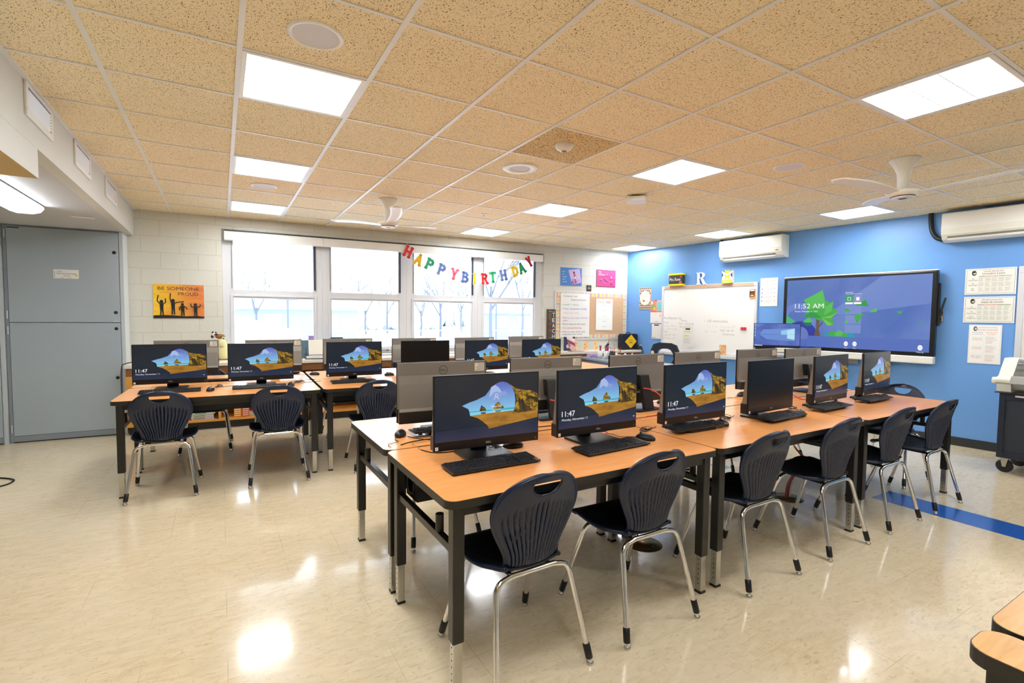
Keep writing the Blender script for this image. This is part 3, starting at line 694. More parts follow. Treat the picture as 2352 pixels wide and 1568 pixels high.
# ================================================================ LOOSE CABLES ON THE TABLES
def cable(lb,pts,r,mt,name='cable',cat='cable',group=None,per=6):
    mb=MB(); mb.tube(smooth_path(pts,per),r,mt,8); return mb.build(name,label=lb,cat=cat,group=group)
Z=TH+.003
def coil(lb,x,y,seed,r=.0018,s=.05,n=16):
    rr=random.Random(seed); pts=[]
    for k in range(n):
        a=k*1.9+rr.uniform(-.4,.4); q=s*rr.uniform(.35,1); pts.append((x+q*math.cos(a),y+q*.8*math.sin(a),Z+.001+.022*rr.random()*(0<k<n-1)))
    pts+= [(x+s*1.6,y+.02,Z),(x+s*3,y+.05,Z)]
    return cable(lb,pts,r,'black_cable','tangled_cord','cord','tangled cords on the tables')
coil('tangled black cord left of the third near-row keyboard',2.18,2.13,1); coil('tangled black cord left of the blank screen keyboard',2.93,2.12,2)
coil('tangled black cord left of the fifth near-row keyboard',3.70,2.12,3,s=.04); coil('small black cord between the last two near-row keyboards',4.38,2.16,4,s=.04)
coil('wire tangle under the sign-in screen, by its right edge',1.20,2.20,5,s=.045); coil('wire tangle right of the second lock screen of left block',.66,5.28,6,s=.07); coil('white-lit wires left of the third keyboard of left block',3.35,2.73,8,s=.06)
coil('wire tangle between the first two keyboards of left block',-.02,5.30,9,s=.05)
cable('black cord lying across the pale left table end beside the mouse',[(.89,2.66,Z),(.93,2.58,Z),(.99,2.52,Z),(1.02,2.49,.79),(1.06,2.50,Z),(1.2,2.56,Z)],.0022,'black_cable','cord','cord')
cable('black cord along the front edge of the sign-in computer stand',[(.86,2.36,Z),(.90,2.28,Z),(1.0,2.26,Z),(1.15,2.33,Z),(1.3,2.36,Z)],.0025,'black_cable','cord','cord')
cable('black cord running back between the two rows, left end',[(.80,2.50,Z),(.92,2.545,Z),(1.3,2.55,Z),(1.8,2.50,Z)],.0028,'black_cable','cord','cord')
cable('red network cable looping out of the far-row stand',[(2.66,2.62,.93),(2.70,2.57,.92),(2.76,2.54,.87),(2.73,2.50,.80),(2.62,2.44,Z+.003),(2.5,2.42,Z+.003)],.0045,'red_cable','network_cable','cable','red network cables')
cable('red network cable behind the second near-row screen stand',[(1.86,2.66,.90),(1.92,2.60,.89),(2.0,2.55,.88)],.0045,'red_cable','network_cable','cable','red network cables')
cable('red network cable between the blank screen and fifth screen',[(4.05,2.50,.88),(4.12,2.40,.83),(4.2,2.33,Z+.005),(4.3,2.30,Z+.004)],.0045,'red_cable','network_cable','cable','red network cables')
cable('thin blue cable behind the fifth near-row screen',[(4.62,2.62,.87),(4.70,2.56,.85),(4.78,2.60,.83),(4.85,2.62,Z)],.0022,'blue_cable','network_cable','cable')
cable('pink-red cable bit under the second near-row screen',[(1.88,2.15,Z+.003),(1.93,2.18,Z+.01),(1.90,2.23,Z+.003),(1.80,2.27,Z+.003)],.004,'red_cable','network_cable','cable','red network cables')
# floor boxes with cables
for x,y,lb,kk in ((2.31,2.24,'round brass floor outlet cover under the right block, between second and third chairs',0),(3.935,2.26,'round brass floor outlet cover under the right block, with red cables rising',1)):
    t=thing('floor_outlet',lb,'floor outlet',(x,y,0),0,'brass floor outlets')
    MB().lathe([(.0001,.014),(.06,.014),(.062,.011),(.10,.009),(.112,.003),(.115,0)],'brass',n=32).build('cover_plate',t)
    mb=MB(); 
    for a in (30,150,270): mb.cyl(.075*math.cos(R(a)),.075*math.sin(R(a)),.0105,.0125,.008,'hole_black',10)
    mb.build('screw',t)
for k,(c_,off,lb) in enumerate((('red_cable',0,'red cable rising from the right floor outlet'),('white_plastic',.02,'white cable rising from the right floor outlet'),('blue_cable',-.02,'blue cable rising from the right floor outlet'),('red_cable',-.035,'second red cable rising from the right floor outlet'))):
    cable(lb,[(3.92+off,2.25,.012),(3.92+off,2.24,.12),(3.98+off,2.22,.22),(4.05+off*.5,2.2,.31),(3.98,2.25,.42),(3.93,2.3,.58)],.006,c_,'network_cable','cable','cables from the floor outlets')
for k,(off) in enumerate((0,.02,-.02)):
    cable(('red cable rising from the left floor outlet','second red cable of the left floor outlet','blue cable rising from the left floor outlet')[k],[(2.25+off,2.26,.012),(2.25+off,2.26,.2),(2.21+off,2.27,.45),(2.2+off,2.3,.58)],.006,('red_cable','red_cable','blue_cable')[k],'network_cable','cable','cables from the floor outlets')
cable('black cord loop on the floor at the left edge',[(-2.1,6.05,.006),(-1.75,5.93,.006),(-1.58,5.80,.006),(-1.55,5.70,.006),(-1.60,5.60,.006),(-1.8,5.52,.006),(-2.1,5.5,.006)],.007,'black_cable','power_cord','cord')

# ================================================================ CEILING THINGS
def ceil_light(lb,i,j):
    t=thing('ceiling_light',lb,'ceiling light',(GX+(i+.5)*GS,GY+(j+.5)*GS,H),0,'square ceiling light panels')
    h=GS/2-.012; f=.022
    mb=MB()
    for a in ((-h,h,-h,-h+f),(-h,h,h-f,h),(-h,-h+f,-h+f,h-f),(h-f,h,-h+f,h-f)): mb.box(a[0],a[1],a[2],a[3],-.008,-.001,'white_paint')
    mb.build('frame',t); mb=MB(); mb.box(-h+f,h-f,-h+f,h-f,-.005,-.0015,'lamp_panel'); mb.build('diffuser',t)
    mb=MB()
    for y in (-.075,.075): mb.box(-h+f,h-f,y-.0025,y+.0025,-.0062,-.005,mat('rib_grey','#b9b9bd',.5).name)
    mb.build('diffuser_rib',t); return t
lt={(1,0):'large square ceiling light nearest the camera, upper left',(1,3):'square ceiling light second along the left column',(1,6):'square ceiling light farthest along the left column, by the windows',
(6,-3):'large square ceiling light at the upper right, nearest on the right',(6,0):'square ceiling light in the middle column, right of the round white speaker',(6,3):'square ceiling light in the middle column, left of the boxy white device',(6,6):'square ceiling light above the birthday banner',
(11,0):'square ceiling light beside the right ceiling fan, toward the blue wall',(11,3):'square ceiling light above the small air conditioner',(11,6):'small square ceiling light near the far corner',
(1,-3):'square ceiling light behind the camera, left column',(11,-3):'square ceiling light out of frame at the right',(1,-6):'square ceiling light far behind the camera, left',(6,-6):'square ceiling light far behind the camera, right'}
for (i,j),lb in lt.items(): ceil_light(lb,i,j)
grille=mat('speaker_grille','#dddce4',.6,bump=.5,bscale=600).name
def speaker(lb,x,y,r,ri,flat=False):
    t=thing('ceiling_speaker',lb,'speaker',(x,y,H),0,'round white ceiling speakers')
    MB().lathe([(ri,-.004),(ri+.004,-.008),(r*.94,-.009),(r,-.004),(r,0)],'white_paint',n=40).build('rim',t); MB().lathe([(.0001,-.0065),(ri*.6,-.006),(ri+.002,-.004)],grille,n=40).build('grille',t)
speaker('large round white ceiling speaker above the nearest left light',.393,2.45,.122,.10); speaker('round white ceiling speaker between the second and third left lights',.389,5.53,.12,.10)
speaker('round speaker with small grey grille, beside the smoke detector',2.227,3.676,.155,.085); speaker('round white ceiling speaker left of the right ceiling fan',4.10,2.45,.12,.10); speaker('small round ceiling speaker under the middle light toward windows',4.055,5.52,.115,.095)
t=thing('smoke_detector','white domed smoke detector on the rough ceiling tile','smoke detector',(2.199,3.01,H-.003)); MB().lathe([(.068,0),(.068,-.010),(.055,-.030),(.035,-.042),(.0001,-.046)],'white_paint',n=28).build('housing',t); MB().lathe([(.018,-.040),(.018,-.052),(.0001,-.053)],mat('amber_lens','#a58c68',.3).name,n=16).build('sensor_lens',t)
t=thing('wireless_access_point','white square wireless box hung below the ceiling by the middle light','wireless router',(3.757,3.86,H),R(45)); MB().prism(rrect(-.095,.095,-.095,.095,.035),-.065,-.018,'white_plastic').build('housing',t,bevel=.012,seg=3); MB().box(-.05,.05,-.05,.05,-.018,-.001,'black_plastic').build('mount_bracket',t); MB().cyl(.0,.0,-.0665,-.065,.005,mat('led_blue','#6f8cff',.3,emit='#6f8cff',es=2).name,10).build('indicator_light',t)
for x,y,lb in ((2.83,5.534,'small white sprinkler cap left of the banner light'),(5.274,5.508,'small white sprinkler cap near the far right ceiling lights'),(4.62,6.85,'tiny white sprinkler cap close to the far window wall')):
    t=thing('sprinkler',lb,'sprinkler',(x,y,H),0,'ceiling sprinkler caps'); MB().lathe([(.045,0),(.045,-.004),(.03,-.007),(.0001,-.007)],'white_paint',n=20).build('escutcheon',t); MB().cyl(0,0,-.028,-.006,.012,'chrome',12).build('sprinkler_head',t)
def fan(lb,x,y,a0):
    t=thing('ceiling_fan',lb,'ceiling fan',(x,y,H),0,'white ceiling fans')
    MB().lathe([(.0001,0),(.105,0),(.098,-.012),(.065,-.06),(.045,-.11),(.04,-.16),(.0385,-.245),(.0001,-.245)],'white_plastic',n=28).build('canopy_stem',t)
    MB().lathe([(.04,-.235),(.09,-.243),(.115,-.255),(.108,-.275),(.08,-.292),(.0001,-.297)],'white_plastic',n=32).build('motor_hub',t); MB().lathe([(.078,-.294),(.078,-.302),(.06,-.306),(.0001,-.308)],'white_paint',n=24).build('hub_cap',t); MB().lathe([(.081,-.2925),(.0815,-.296),(.079,-.298)],'black_plastic',n=24).box(-.022,.022,-.022,.022,-.3095,-.307,'black_plastic').build('hub_ring',t)
    for k in range(3):
        a=R(a0+120*k); rows=[]
        for i in range(15):
            u=i/14; r=.05+.63*u; wdt=.075+.055*math.sin(min(1,u*1.6)*math.pi/2)*(1-.25*u) if u<.93 else .10*(1-(u-.93)/.07*.75)
            z=-.272+.06*u**1.3+.012*math.sin(u*math.pi); tw=R(7-4*u); row=[]
            for j in range(7):
                s=(j/6-.5)*wdt; sw=.045*math.sin(u*math.pi*.9)
                lx=r; ly=s*math.cos(tw)+sw; row.append((lx*math.cos(a)-ly*math.sin(a),lx*math.sin(a)+ly*math.cos(a),z+s*math.sin(tw)))
            rows.append(row)
        MB().grid(rows,'white_plastic').build('blade',t,solid=.008)
fan('white three-bladed ceiling fan in front of the blue wall, upper right',4.66,1.86,42); fan('white three-bladed ceiling fan above the windows, left of the banner',1.60,5.42,18)
# soffit grilles
for k,(y0,y1,lb) in enumerate(((3.69,4.23,'white slatted air grille on the soffit, nearest the camera'),(4.75,5.29,'white slatted air grille on the soffit, middle one'),(5.86,6.45,'white slatted air grille on the soffit, farthest from camera'))):
    t=thing('air_grille',lb,'air vent',(-.9,(y0+y1)/2,2.61),0,'soffit air grilles'); w=(y1-y0)/2*.93; hh=.092
    mb=MB(); mb.box(0,.012,-w,w,hh-.022,hh,'white_paint');mb.box(0,.012,-w,w,-hh,-hh+.035,'white_paint');mb.box(0,.012,-w,-w+.04,-hh+.035,hh-.022,'white_paint');mb.box(0,.012,w-.04,w,-hh+.035,hh-.022,'white_paint'); mb.build('grille_frame',t,bevel=.003)
    MB().box(-.03,.0008,-w+.04,w-.04,-hh+.035,hh-.022,'track_dark').build('grille_cavity',t)
    for q in range(6):
        z=-hh+.045+q*.0175; mb=MB(); mb.prism([(.001,z+.001),(.0005,z-.0005),(.012,z+.0105),(.013,z+.012)],-w+.04,w-.04,'white_paint',axis='x')
        o=mb.build('louver',t); 
        # prism(axis x) lays depth on y; rotate so it faces the room
        for v in o.data.vertices: x_,y_,z_=v.co; v.co=(y_,x_,z_)
t=thing('wraparound_light','white fluorescent wraparound fixture under the alcove ceiling, cut by left edge','ceiling light',(-1.47,5.35,2.39),0)
mb=MB(); prof=[(-.12,0),(-.125,-.03),(-.10,-.062),(-.05,-.078),(.05,-.078),(.10,-.062),(.125,-.03),(.12,0)]
mb.prism(prof,-.62,.62,'lamp_tube',axis='y'); mb.build('diffuser',t)
MB().prism([(x*1.03,z*1.03) for x,z in prof],.62,.632,'white_plastic',axis='y').prism([(x*1.03,z*1.03) for x,z in prof],-.632,-.62,'white_plastic',axis='y').box(-.128,.128,-.62,.62,-.012,-.001,'black_plastic').build('end_cap',t)
t=thing('emergency_sensor','small flat white sensor plate on the alcove ceiling','sensor',(-1.16,6.43,2.39)); MB().box(-.09,.09,-.03,.03,-.008,-.001,'white_plastic').build('plate',t,bevel=.003)

# ================================================================ WINDOW WALL THINGS
# birthday banner
LET={'H':[(.22,0,.22,1),(.78,0,.78,1),(.22,.5,.78,.5)],'A':[(.18,0,.5,1),(.82,0,.5,1),(.3,.35,.7,.35)],'P':[(.25,0,.25,1),(.25,.92,.62,.92),(.62,.92,.78,.8),(.78,.8,.78,.62),(.78,.62,.62,.48),(.62,.48,.25,.48)],
'Y':[(.5,0,.5,.45),(.5,.45,.18,1),(.5,.45,.82,1)],'B':[(.25,0,.25,1),(.25,.93,.6,.93),(.6,.93,.74,.78),(.74,.78,.6,.54),(.6,.54,.25,.54),(.6,.54,.8,.38),(.8,.38,.8,.2),(.8,.2,.62,.07),(.62,.07,.25,.07)],
'I':[(.5,0,.5,1)],'R':[(.25,0,.25,1),(.25,.93,.6,.93),(.6,.93,.75,.8),(.75,.8,.6,.52),(.6,.52,.25,.52),(.5,.52,.82,0)],'T':[(.5,0,.5,1),(.12,.93,.88,.93)],'D':[(.25,0,.25,1),(.25,.93,.55,.93),(.55,.93,.8,.7),(.8,.7,.8,.3),(.8,.3,.55,.07),(.55,.07,.25,.07)]}
SER={'H':[.22,.78,-.22,-.78],'A':[.18,.82],'P':[.25,-.2],'Y':[.5,-.18,-.82],'B':[.2,-.2],'I':[.5,-.5],'R':[.25,.82,-.2],'T':[.5],'D':[.2,-.2]}
def slab(mb,ch,w,h,mt,t,y,extra=0):
    def q(x0,z0,x1,z1,t):
        a=Vector((x0*w-w/2,z0*h-h)) ; b_=Vector((x1*w-w/2,z1*h-h)); d=(b_-a).normalized(); a=a-d*(t*.35+extra); b_=b_+d*(t*.35+extra); n=Vector((-d.y,d.x))*(t/2+extra)
        P=[a-n,b_-n,b_+n,a+n]; mb.prism([(p.x,p.y) for p in P],y-.0012,y,mt,axis='y')
    for i,s in enumerate(LET[ch]): q(*s,t)
    for s in SER[ch]:
        z=.04 if s>0 else .96; x=abs(s); q(x-.13,z,x+.13,z,t*.6)
ban=thing('birthday_banner','colourful HAPPY BIRTHDAY letter garland strung across the third and fourth windows','banner',onW(0,.075,0),WR)
bp=[(3.393,2.422),(3.561,2.31),(3.734,2.251),(3.917,2.177),(4.113,2.118),(4.29,2.075),(4.44,2.063),(4.605,2.067),(4.747,2.098),(4.929,2.142),(5.127,2.218),(5.248,2.276),(5.375,2.397)]
word='HAPPYBIRTHDAY'; tilt=[24,25,24,18,12,8,2,-4,-6,-12,-20,-24,-32]; cols=['#e8363c','#f0c32a','#2fae7a','#6f86c4','#ef5f76','#6f86c4','#f7dd10','#e8363c','#2fae7a','#6f86c4','#f5cf2a','#2fae7a','#d8313c']
for ch,(u,z),a,c_ in zip(word,bp,tilt,cols):
    mb=MB(); w=.14 if ch!='I' else .11
    if ch=='Y' and a==-32: w=.09
    slab(mb,ch,w,.16,'paper',.042,0,.005); slab(mb,ch,w,.16,ink(c_),.040,-.0016)
    o=mb.build('letter_'+ch.lower(),ban); o.location=(u,0,z+.075); o.rotation_euler=(0,R(a),0)
    # rotate about the letter centre
    o.location=(u-.075*math.sin(R(a))*-1*-1,0,z+.075*math.cos(R(a)))
mb=MB(); mb.tube([(3.30,0,2.54)]+[(u,.002,z+.068) for u,z in bp]+[(5.41,0,2.52)],.0016,'paper',6); mb.build('string',ban)
def flat(name,lb,cat,els,w,h,pos,rz,th=.004,base_m='paper',group=None,ry=0,off=0):
    t=thing(name,lb,cat,pos,rz,group)
    if ry: t.rotation_euler=(0,ry,rz)
    MB().box(0,w,-th,0,-h,0,base_m).build('sheet',t)
    mb=MB(); decals(mb,els,-th,.0004); mb.build('print',t); return t
I=ink
# BE SOMEONE poster
w,h=.54,.427
or1=glow_tex  # unused alias
m_,b_=base('sunset_print',.45); s_=N(m_,'ShaderNodeSeparateXYZ'); L(m_,coords(m_),s_.inputs[0]); no_=noisetex(m_,coords(m_,(3,1,9)),1.4,4)
rg=N(m_,'ShaderNodeMapRange'); L(m_,s_.outputs['X'],rg.inputs[0]); rg.inputs[1].default_value=0; rg.inputs[2].default_value=.54
L(m_,mixc(m_,ramp(m_,no_,.35,.65),ramp(m_,rg.outputs[0],0,.8,lin('#ffe030'),lin('#f09040')),ramp(m_,rg.outputs[0],.1,1,lin('#ffb52a'),lin('#c87048'))),b_.inputs['Base Color'])
def kid(cx,z0,hh,arms,lean=0):
    k=I('#1d1714'); o=[('e',cx+lean,z0+hh*.88,hh*.10,hh*.115,k)]
    o.append(('p',[(cx-.016+lean*.4,z0+hh*.35),(cx+.018+lean*.4,z0+hh*.35),(cx+.022+lean,z0+hh*.78),(cx-.02+lean,z0+hh*.78)],k))
    o.append(('p',[(cx-.018,z0),(cx-.006,z0),(cx+.004,z0+hh*.4),(cx-.014,z0+hh*.4)],k)); o.append(('p',[(cx+.01,z0),(cx+.022,z0),(cx+.02,z0+hh*.4),(cx+.002,z0+hh*.4)],k))
    for (x1,z1,x2,z2) in arms:
        sx=cx+lean+(-.016 if x1<0 else .018); a=Vector((sx,z0+hh*.74)); b2=Vector((cx+x1,z0+z1)); c2=Vector((cx+x2,z0+z2))
        for p,q in ((a,b2),(b2,c2)):
            d=(q-p).normalized(); n=Vector((-d.y,d.x))*.0055; o.append(('p',[tuple(p-n),tuple(q-n),tuple(q+n),tuple(p+n)],k))
        o.append(('e',c2.x,c2.y,.007,.009,k))
    return o
els=[('r',0,-h,w,0,'sunset_print'),('t','BE SOMEONE',.048,-.073,.042,I('#3a1c2c'),.44),('t','PROUD',.262,-.138,.042,I('#3a1c2c'),.215),('t','YOU WOULD BE',.058,-.108,.016,I('#e0701c'),.19),('t','TO KNOW',.345,-.170,.014,I('#f0783c'),.12)]
els+=[('p',[(0,-h),(w,-h),(w,-h+.022),(w*.85,-h+.03),(w*.6,-h+.026),(w*.4,-h+.036),(w*.2,-h+.04),(0,-h+.034)],I('#1d1714'))]
els+=kid(.085,-h+.03,.20,[(-.045,.19,-.032,.25),(.045,.17,.042,.21)])+kid(.205,-h+.045,.20,[(-.03,.2,-.025,.26),(.06,.16,.11,.165)],.0)+kid(.305,-h+.03,.165,[(-.035,.1,-.03,.08),(.04,.11,.05,.09)])+kid(.445,-h+.015,.18,[(-.045,.13,-.05,.165),(.045,.13,.055,.155)])
flat('poster','orange sunset poster BE SOMEONE YOU WOULD BE PROUD TO KNOW with jumping child silhouettes','poster',els,w,h,onW(.117,.004,1.81),WR)
# blue and pink posters
els=[('r',0,-.325,.47,0,I('#4a86cf')),('p',[(.17,-.045),(.42,-.01),(.46,-.265),(.26,-.31)],I('#d9bfe6'))]
for k,s in enumerate(('Have','the','courage','to be','yourself')): els.append(('t',s,.04,-.085-.045*k,.02,I('#ffffff'),None))
els+=[('p',[(.29,-.10),(.31,-.10),(.345,-.27),(.32,-.275)],I('#35406e')),('e',.292,-.085,.018,.02,I('#2a2030')),('e',.305,-.13,.022,.022,I('#e0497c')),('e',.32,-.18,.018,.025,I('#e9e2f2'))]
rr_=random.Random(4)
for k in range(26): els.append(('e',.25+rr_.random()*.18,-.30+rr_.random()*.09,.006+rr_.random()*.008,.006+rr_.random()*.006,I(rr_.choice(['#c23a7a','#8a5ab8','#e67aa8','#6a4a90']))))
flat('poster','blue poster with tilted lilac picture, Have the courage to be yourself','poster',els,.47,.325,onW(6.147,.004,2.343),WR)
els=[('r',0,-.32,.455,0,I('#2c2a45')),('r',.008,-.312,.447,-.008,I('#e0457f'))]
for k in range(60): 
    x,z=rr_.uniform(.02,.42),rr_.uniform(-.3,-.07); els.append(('e',x,z,rr_.uniform(.006,.022),rr_.uniform(.004,.012),I(rr_.choice(['#f0649a','#c9306c','#5a6bb0','#e8558a','#b82f66','#6f7fc4']))))
els+=[('t','Plant',.03,-.045,.017,I('#ffffff'),.06),('t','smile,',.03,-.075,.017,I('#ffffff'),.07),('t','plant this joy.',.03,-.105,.017,I('#ffffff'),.16),('e',.33,-.14,.01,.022,I('#f6e6ee'))]
flat('poster','bright pink patterned poster right of the blue one on the pale wall','poster',els,.455,.32,onW(6.953,.004,2.343),WR)
flat('card','small dark green card between the blue and pink posters','card',[('r',0,-.118,.108,0,I('#123326')),('e',.055,-.06,.032,.02,I('#d9a48a')),('e',.05,-.065,.02,.012,I('#a8433c')),('t','NO',.03,-.022,.012,I('#d9d9d0'),.05)],.108,.118,onW(6.73,.004,2.042),WR)
# bulletin board
W0,H0=1.66,.90
bb=thing('bulletin_board','cork bulletin board with pastel striped border in the corner','bulletin board',onW(6.03,.0,1.924),WR)
MB().box(0,W0,-.018,-.001,-H0,0,'window_alu').build('board_frame',bb,bevel=.003); MB().box(.035,W0-.02,-.021,-.018,-H0+.03,-.03,'cork').build('cork_panel',bb)
mb=MB(); pc=['#f4a7a0','#f6d98a','#c8dfa0','#e8b4cf','#f3e07a','#a9c8de']
ri=[I(c) for c in pc]; lst_=[]
for k in range(52): 
    x=.035+k*(W0-.055)/52; lst_.append(('r',x,-.10,x+(W0-.055)/52,-.03,ri[k%6])); lst_.append(('r',x,-H0+.03,x+(W0-.055)/52,-H0+.10,ri[(k*5+2)%6]))
for k in range(34):
    z=-.10-k*(H0-.20)/34; lst_.append(('r',.035,z-(H0-.2)/34,.105,z,ri[(k*5)%6])); lst_.append(('r',W0-.09,z-(H0-.2)/34,W0-.02,z,ri[(k*5+1)%6]))
decals(mb,lst_,-.021,.000008); mb.build('striped_border',bb)
els=[('r',0,-.79,.64,0,'paper')]
hw=[('Computer Lab',.06,-.085,'#6b6258',.30),('Expectations',.23,-.15,'#6b6258',.33),('• Level 1 voice',.02,-.24,'#58b08c',.37),('• Treat computers kindly',.02,-.315,'#4a78c8',.56),('• Raise your hand',.05,-.39,'#f0b0b0',.34),('• Wait on your paper and the',.02,-.48,'#b58ac4',.58),('table',.05,-.53,'#b58ac4',.10),
('• Don\'t lean on the chair',.02,-.595,'#55504a',.54),('• No eating/drinking',.02,-.665,'#e8764a',.44),('• Push in your chair and',.02,-.735,'#6b675f',.52),('organize your area',.04,-.78,'#6b675f',.44)]
for s,x,z,c_,ww in hw: els.append(('t',s,x,z+.02,.028,I(c_),ww))
flat('handwritten_poster','white handwritten Computer Lab Expectations sheet on the left of cork board','poster',els,.645,.80,onW(6.145,.027,1.878),WR,.003)
els=[('r',.012,-.58,.385,-.012,I('#fbfbf4'))]; cc=['#e8483c','#f09a2c','#f0cf2c','#4cb86a','#3c9ad8','#7a5ac0','#e0508c','#e8483c','#f09a2c']; x=.045
for ch,c_ in zip('THIS WEEK',cc):
    if ch!=' ': els.append(('t',ch,x,-.085,.045,I(c_),.028 if ch!='I' else .012))
    x+=.036
for k,(c_,s) in enumerate((('#e0706a','MONDAY'),('#f0b0a0','TUESDAY'),('#f0d860','WEDNESDAY'),('#60b890','THURSDAY'),('#80a8c8','FRIDAY'))): els.append(('t',s,.20,-.13-.10*k,.012,I(c_),.11,'c'))
els+=[('rs',scribble(.03,.3,-.36,.03,3),I('#bfe6dc')),('rs',scribble(.04,.33,-.40,.03,5),I('#bfe6dc'))]
flat('weekly_chart','white THIS WEEK chart with rainbow heading on the cork board','poster',els,.397,.595,onW(6.938,.027,1.795),WR,.003)
t=thing('teach_sign','tall dark wooden sign spelling TEACH, between window and cork board','sign',onW(5.868,.004,1.58),WR)
mb=MB(); 
for k,c_ in enumerate(('#4a4038','#5c4c3c','#3c3a38','#54483c')): mb.box(.045*k,.045*k+.0445,-.02,0,-.56,0,I(c_))
mb.build('plank',t); mb=MB(); rr_=random.Random(8)
els=[('r',rr_.uniform(0,.08),-.07-.027*k,rr_.uniform(.1,.17),-.075-.027*k-.006,I(rr_.choice(['#8a4038','#7a7038','#3c6048','#a06a30','#5a3a6a','#35506a']))) for k in range(17)]
els.append(('t','I wanted to',.02,-.045,.016,I('#d8d4cc'),.14))
for k,ch in enumerate('TEACH'): els.append(('t',ch,.13,-.135-.096*k,.075,I('#f4f2ec'),.055,'c'))
decals(mb,els,-.02,.0004); mb.build('lettering',t)

# ================================================================ GREY CLOSET
def closet(lb,u0,u1,off,fr,labelled):
    t=thing('storage_closet',lb,'storage cabinet',onW(u0,0,0),WR); w=u1-u0; f=-off
    mb=MB(); mb.box(0,w,f+.02,-.002,0,2.386,'closet_side'); mb.build('cabinet_body',t)
    mb=MB(); mb.box(0,.03,f,f+.02,0,2.386,'cabinet_frame'); mb.box(w-.035,w,f-.004,f+.02,0.0,2.386,'frame_light'); mb.box(.03,w-.035,f,f+.02,2.375,2.386,'cabinet_frame'); mb.box(.03,w-.035,f-.006,f+.02,.012,.075,'cabinet_frame'); mb.build('face_frame',t,bevel=.002)
    MB().box(.03,w-.035,f+.004,f+.02,.0,.012,'black_edge').build('door_sweep',t)
    for k,(z0,z1) in enumerate(((.078,1.325),(1.334,2.372))):
        d=MB().box(.034,w-.04,f-.008,f+.012,z0,z1,'cabinet_grey').build('door',t,bevel=.002)
        for z in ((z0+.08,z1-.08)):
            MB().cyl(.018,f-.006,z-.045,z+.045,.007,'frame_light',10).build('hinge',d)
        for z in (((.681,1.259)) if k==0 else ((1.448,2.144))):
            mb=MB(); mb.lathe([(.0001,-.0035),(.016,-.003),(.019,0)],'black_plastic',w-.08,f-.008,z,18,'y'); mb.build('keyhole',d)
    if labelled:
        MB().box(w-.105,w-.045,f-.0095,f-.008,1.338,1.346,'sticker').build('maker_plate',t)
        MB().box(.04,.14,f-.0095,f-.008,2.352,2.364,'baseboard').build('top_plate',t)
closet('tall grey two-door metal closet with black keyholes, left of the block wall',-1.165,-.128,.25,0,True)
closet('neighbouring grey closet panel cut off by the left edge',-2.25,-1.172,.27,0,False)
els=[('t','CABINET 22',.03,-.026,.010,I('#555555'),.05),('t','RCSD Dag Hammarskjold',.028,-.052,.014,I('#222222'),.165),('t','School 6',.088,-.076,.013,I('#333333'),.055),('e',.198,-.062,.012,.013,I('#f0dc28')),('rs',[(.01,-.09,.014,-.02),(.06,-.094,.09,-.091),(.12,-.094,.16,-.091)],I('#999999'))]
flat('paper_label','white paper label with yellow dot taped on the upper closet door','label',els,.22,.10,onW(-.752,.2595,1.925),WR,.001)

# ================================================================ LOW BOOKCASE UNDER THE WINDOW
CD=.40
bc=thing('window_bookcase','long low wooden bookcase with cream counter running under the windows','bookcase',onW(-.118,0,0),WR)
Lc=7.84
MB().box(0,Lc,-CD-.03,-.002,.795,.838,'counter_top').build('countertop',bc,bevel=.006)
MB().box(0.02,Lc,-CD+.06,-.02,0,.10,'baseboard').build('toe_kick',bc)
MB().box(0.01,Lc,-CD,-.02,.10,.125,'wood_light').build('bottom_shelf',bc); MB().box(0.01,Lc,-CD+.01,-.02,.45,.47,'wood_light').build('middle_shelf',bc)
MB().box(0.01,Lc,-CD-.002,-CD+.015,.70,.795,'wood_dark').build('apron_rail',bc); MB().box(0.01,Lc,-.03,-.021,.125,.795,'wood_dark').build('back_panel',bc)
div=[0.01,.93,1.86,2.79,3.72,4.65,5.58,6.6,Lc-.03]
for x in div: MB().box(x,x+.03 if x>.02 else x+.10,-CD,-.03,.125,.795,'wood_light').build('divider',bc)
rr_=random.Random(21); G_='books and bins on the low shelf'
pal=['#d8433a','#f2f0e8','#3d8f5f','#2f5fa8','#e8a02c','#7b4fa0','#1f1f24','#e06a3a','#5aa8c8','#c23a6a','#8fb83c']
def stack(u,n,lbs,colrs,w=.24,z0=.1255,th=.018,name='book',cat='book'):
    z=z0
    for k in range(n):
        hgt=th*rr_.uniform(.7,1.2); dx=rr_.uniform(-.012,.012); c_=colrs[k%len(colrs)]
        t=thing(name,'%s %s'%(('lowest','second from bottom','third up','fourth up','fifth up','sixth up','topmost')[k if k<n-1 else 6] ,lbs),cat,onW(u-.118+dx,CD-.05-.0,z),WR,G_)
        MB().box(0,w,0,.20,0,hgt,I(c_)).build('cover',t); MB().box(.006,w-.006,-.0008,.19,.0025,hgt-.0025,'paper_cream').build('pages',t)
        MB().box(.03,w*.6,-.0012,0,hgt*.35,hgt*.65,I(colrs[(k+1)%len(colrs)])).build('spine_label',t)
        z+=hgt+.0006
stack(.36,5,'book in the orange-red stack, leftmost on the low shelf',['#e2552c','#e87a3a','#f2e9d8','#d8433a'],.26)
stack(.64,6,'thin book in the green and blue stack on the low shelf',['#4a62a8','#8a8fc0','#1f1f24','#3d8f5f','#7fb87a'],.25)
stack(1.25,4,'book in the mixed stack behind the second chair',['#7b4fa0','#e8c22c','#3d8f5f','#c23a6a'],.24)
stack(1.60,5,'book in the yellow and grey stack right of second chair',['#f0d860','#8a8a80','#e8e2d0','#c0a030'],.22)
stack(1.98,5,'book in the pale stack behind the paired table legs',['#c8c4bc','#7a88a8','#b84a3a','#2f3038'],.24)
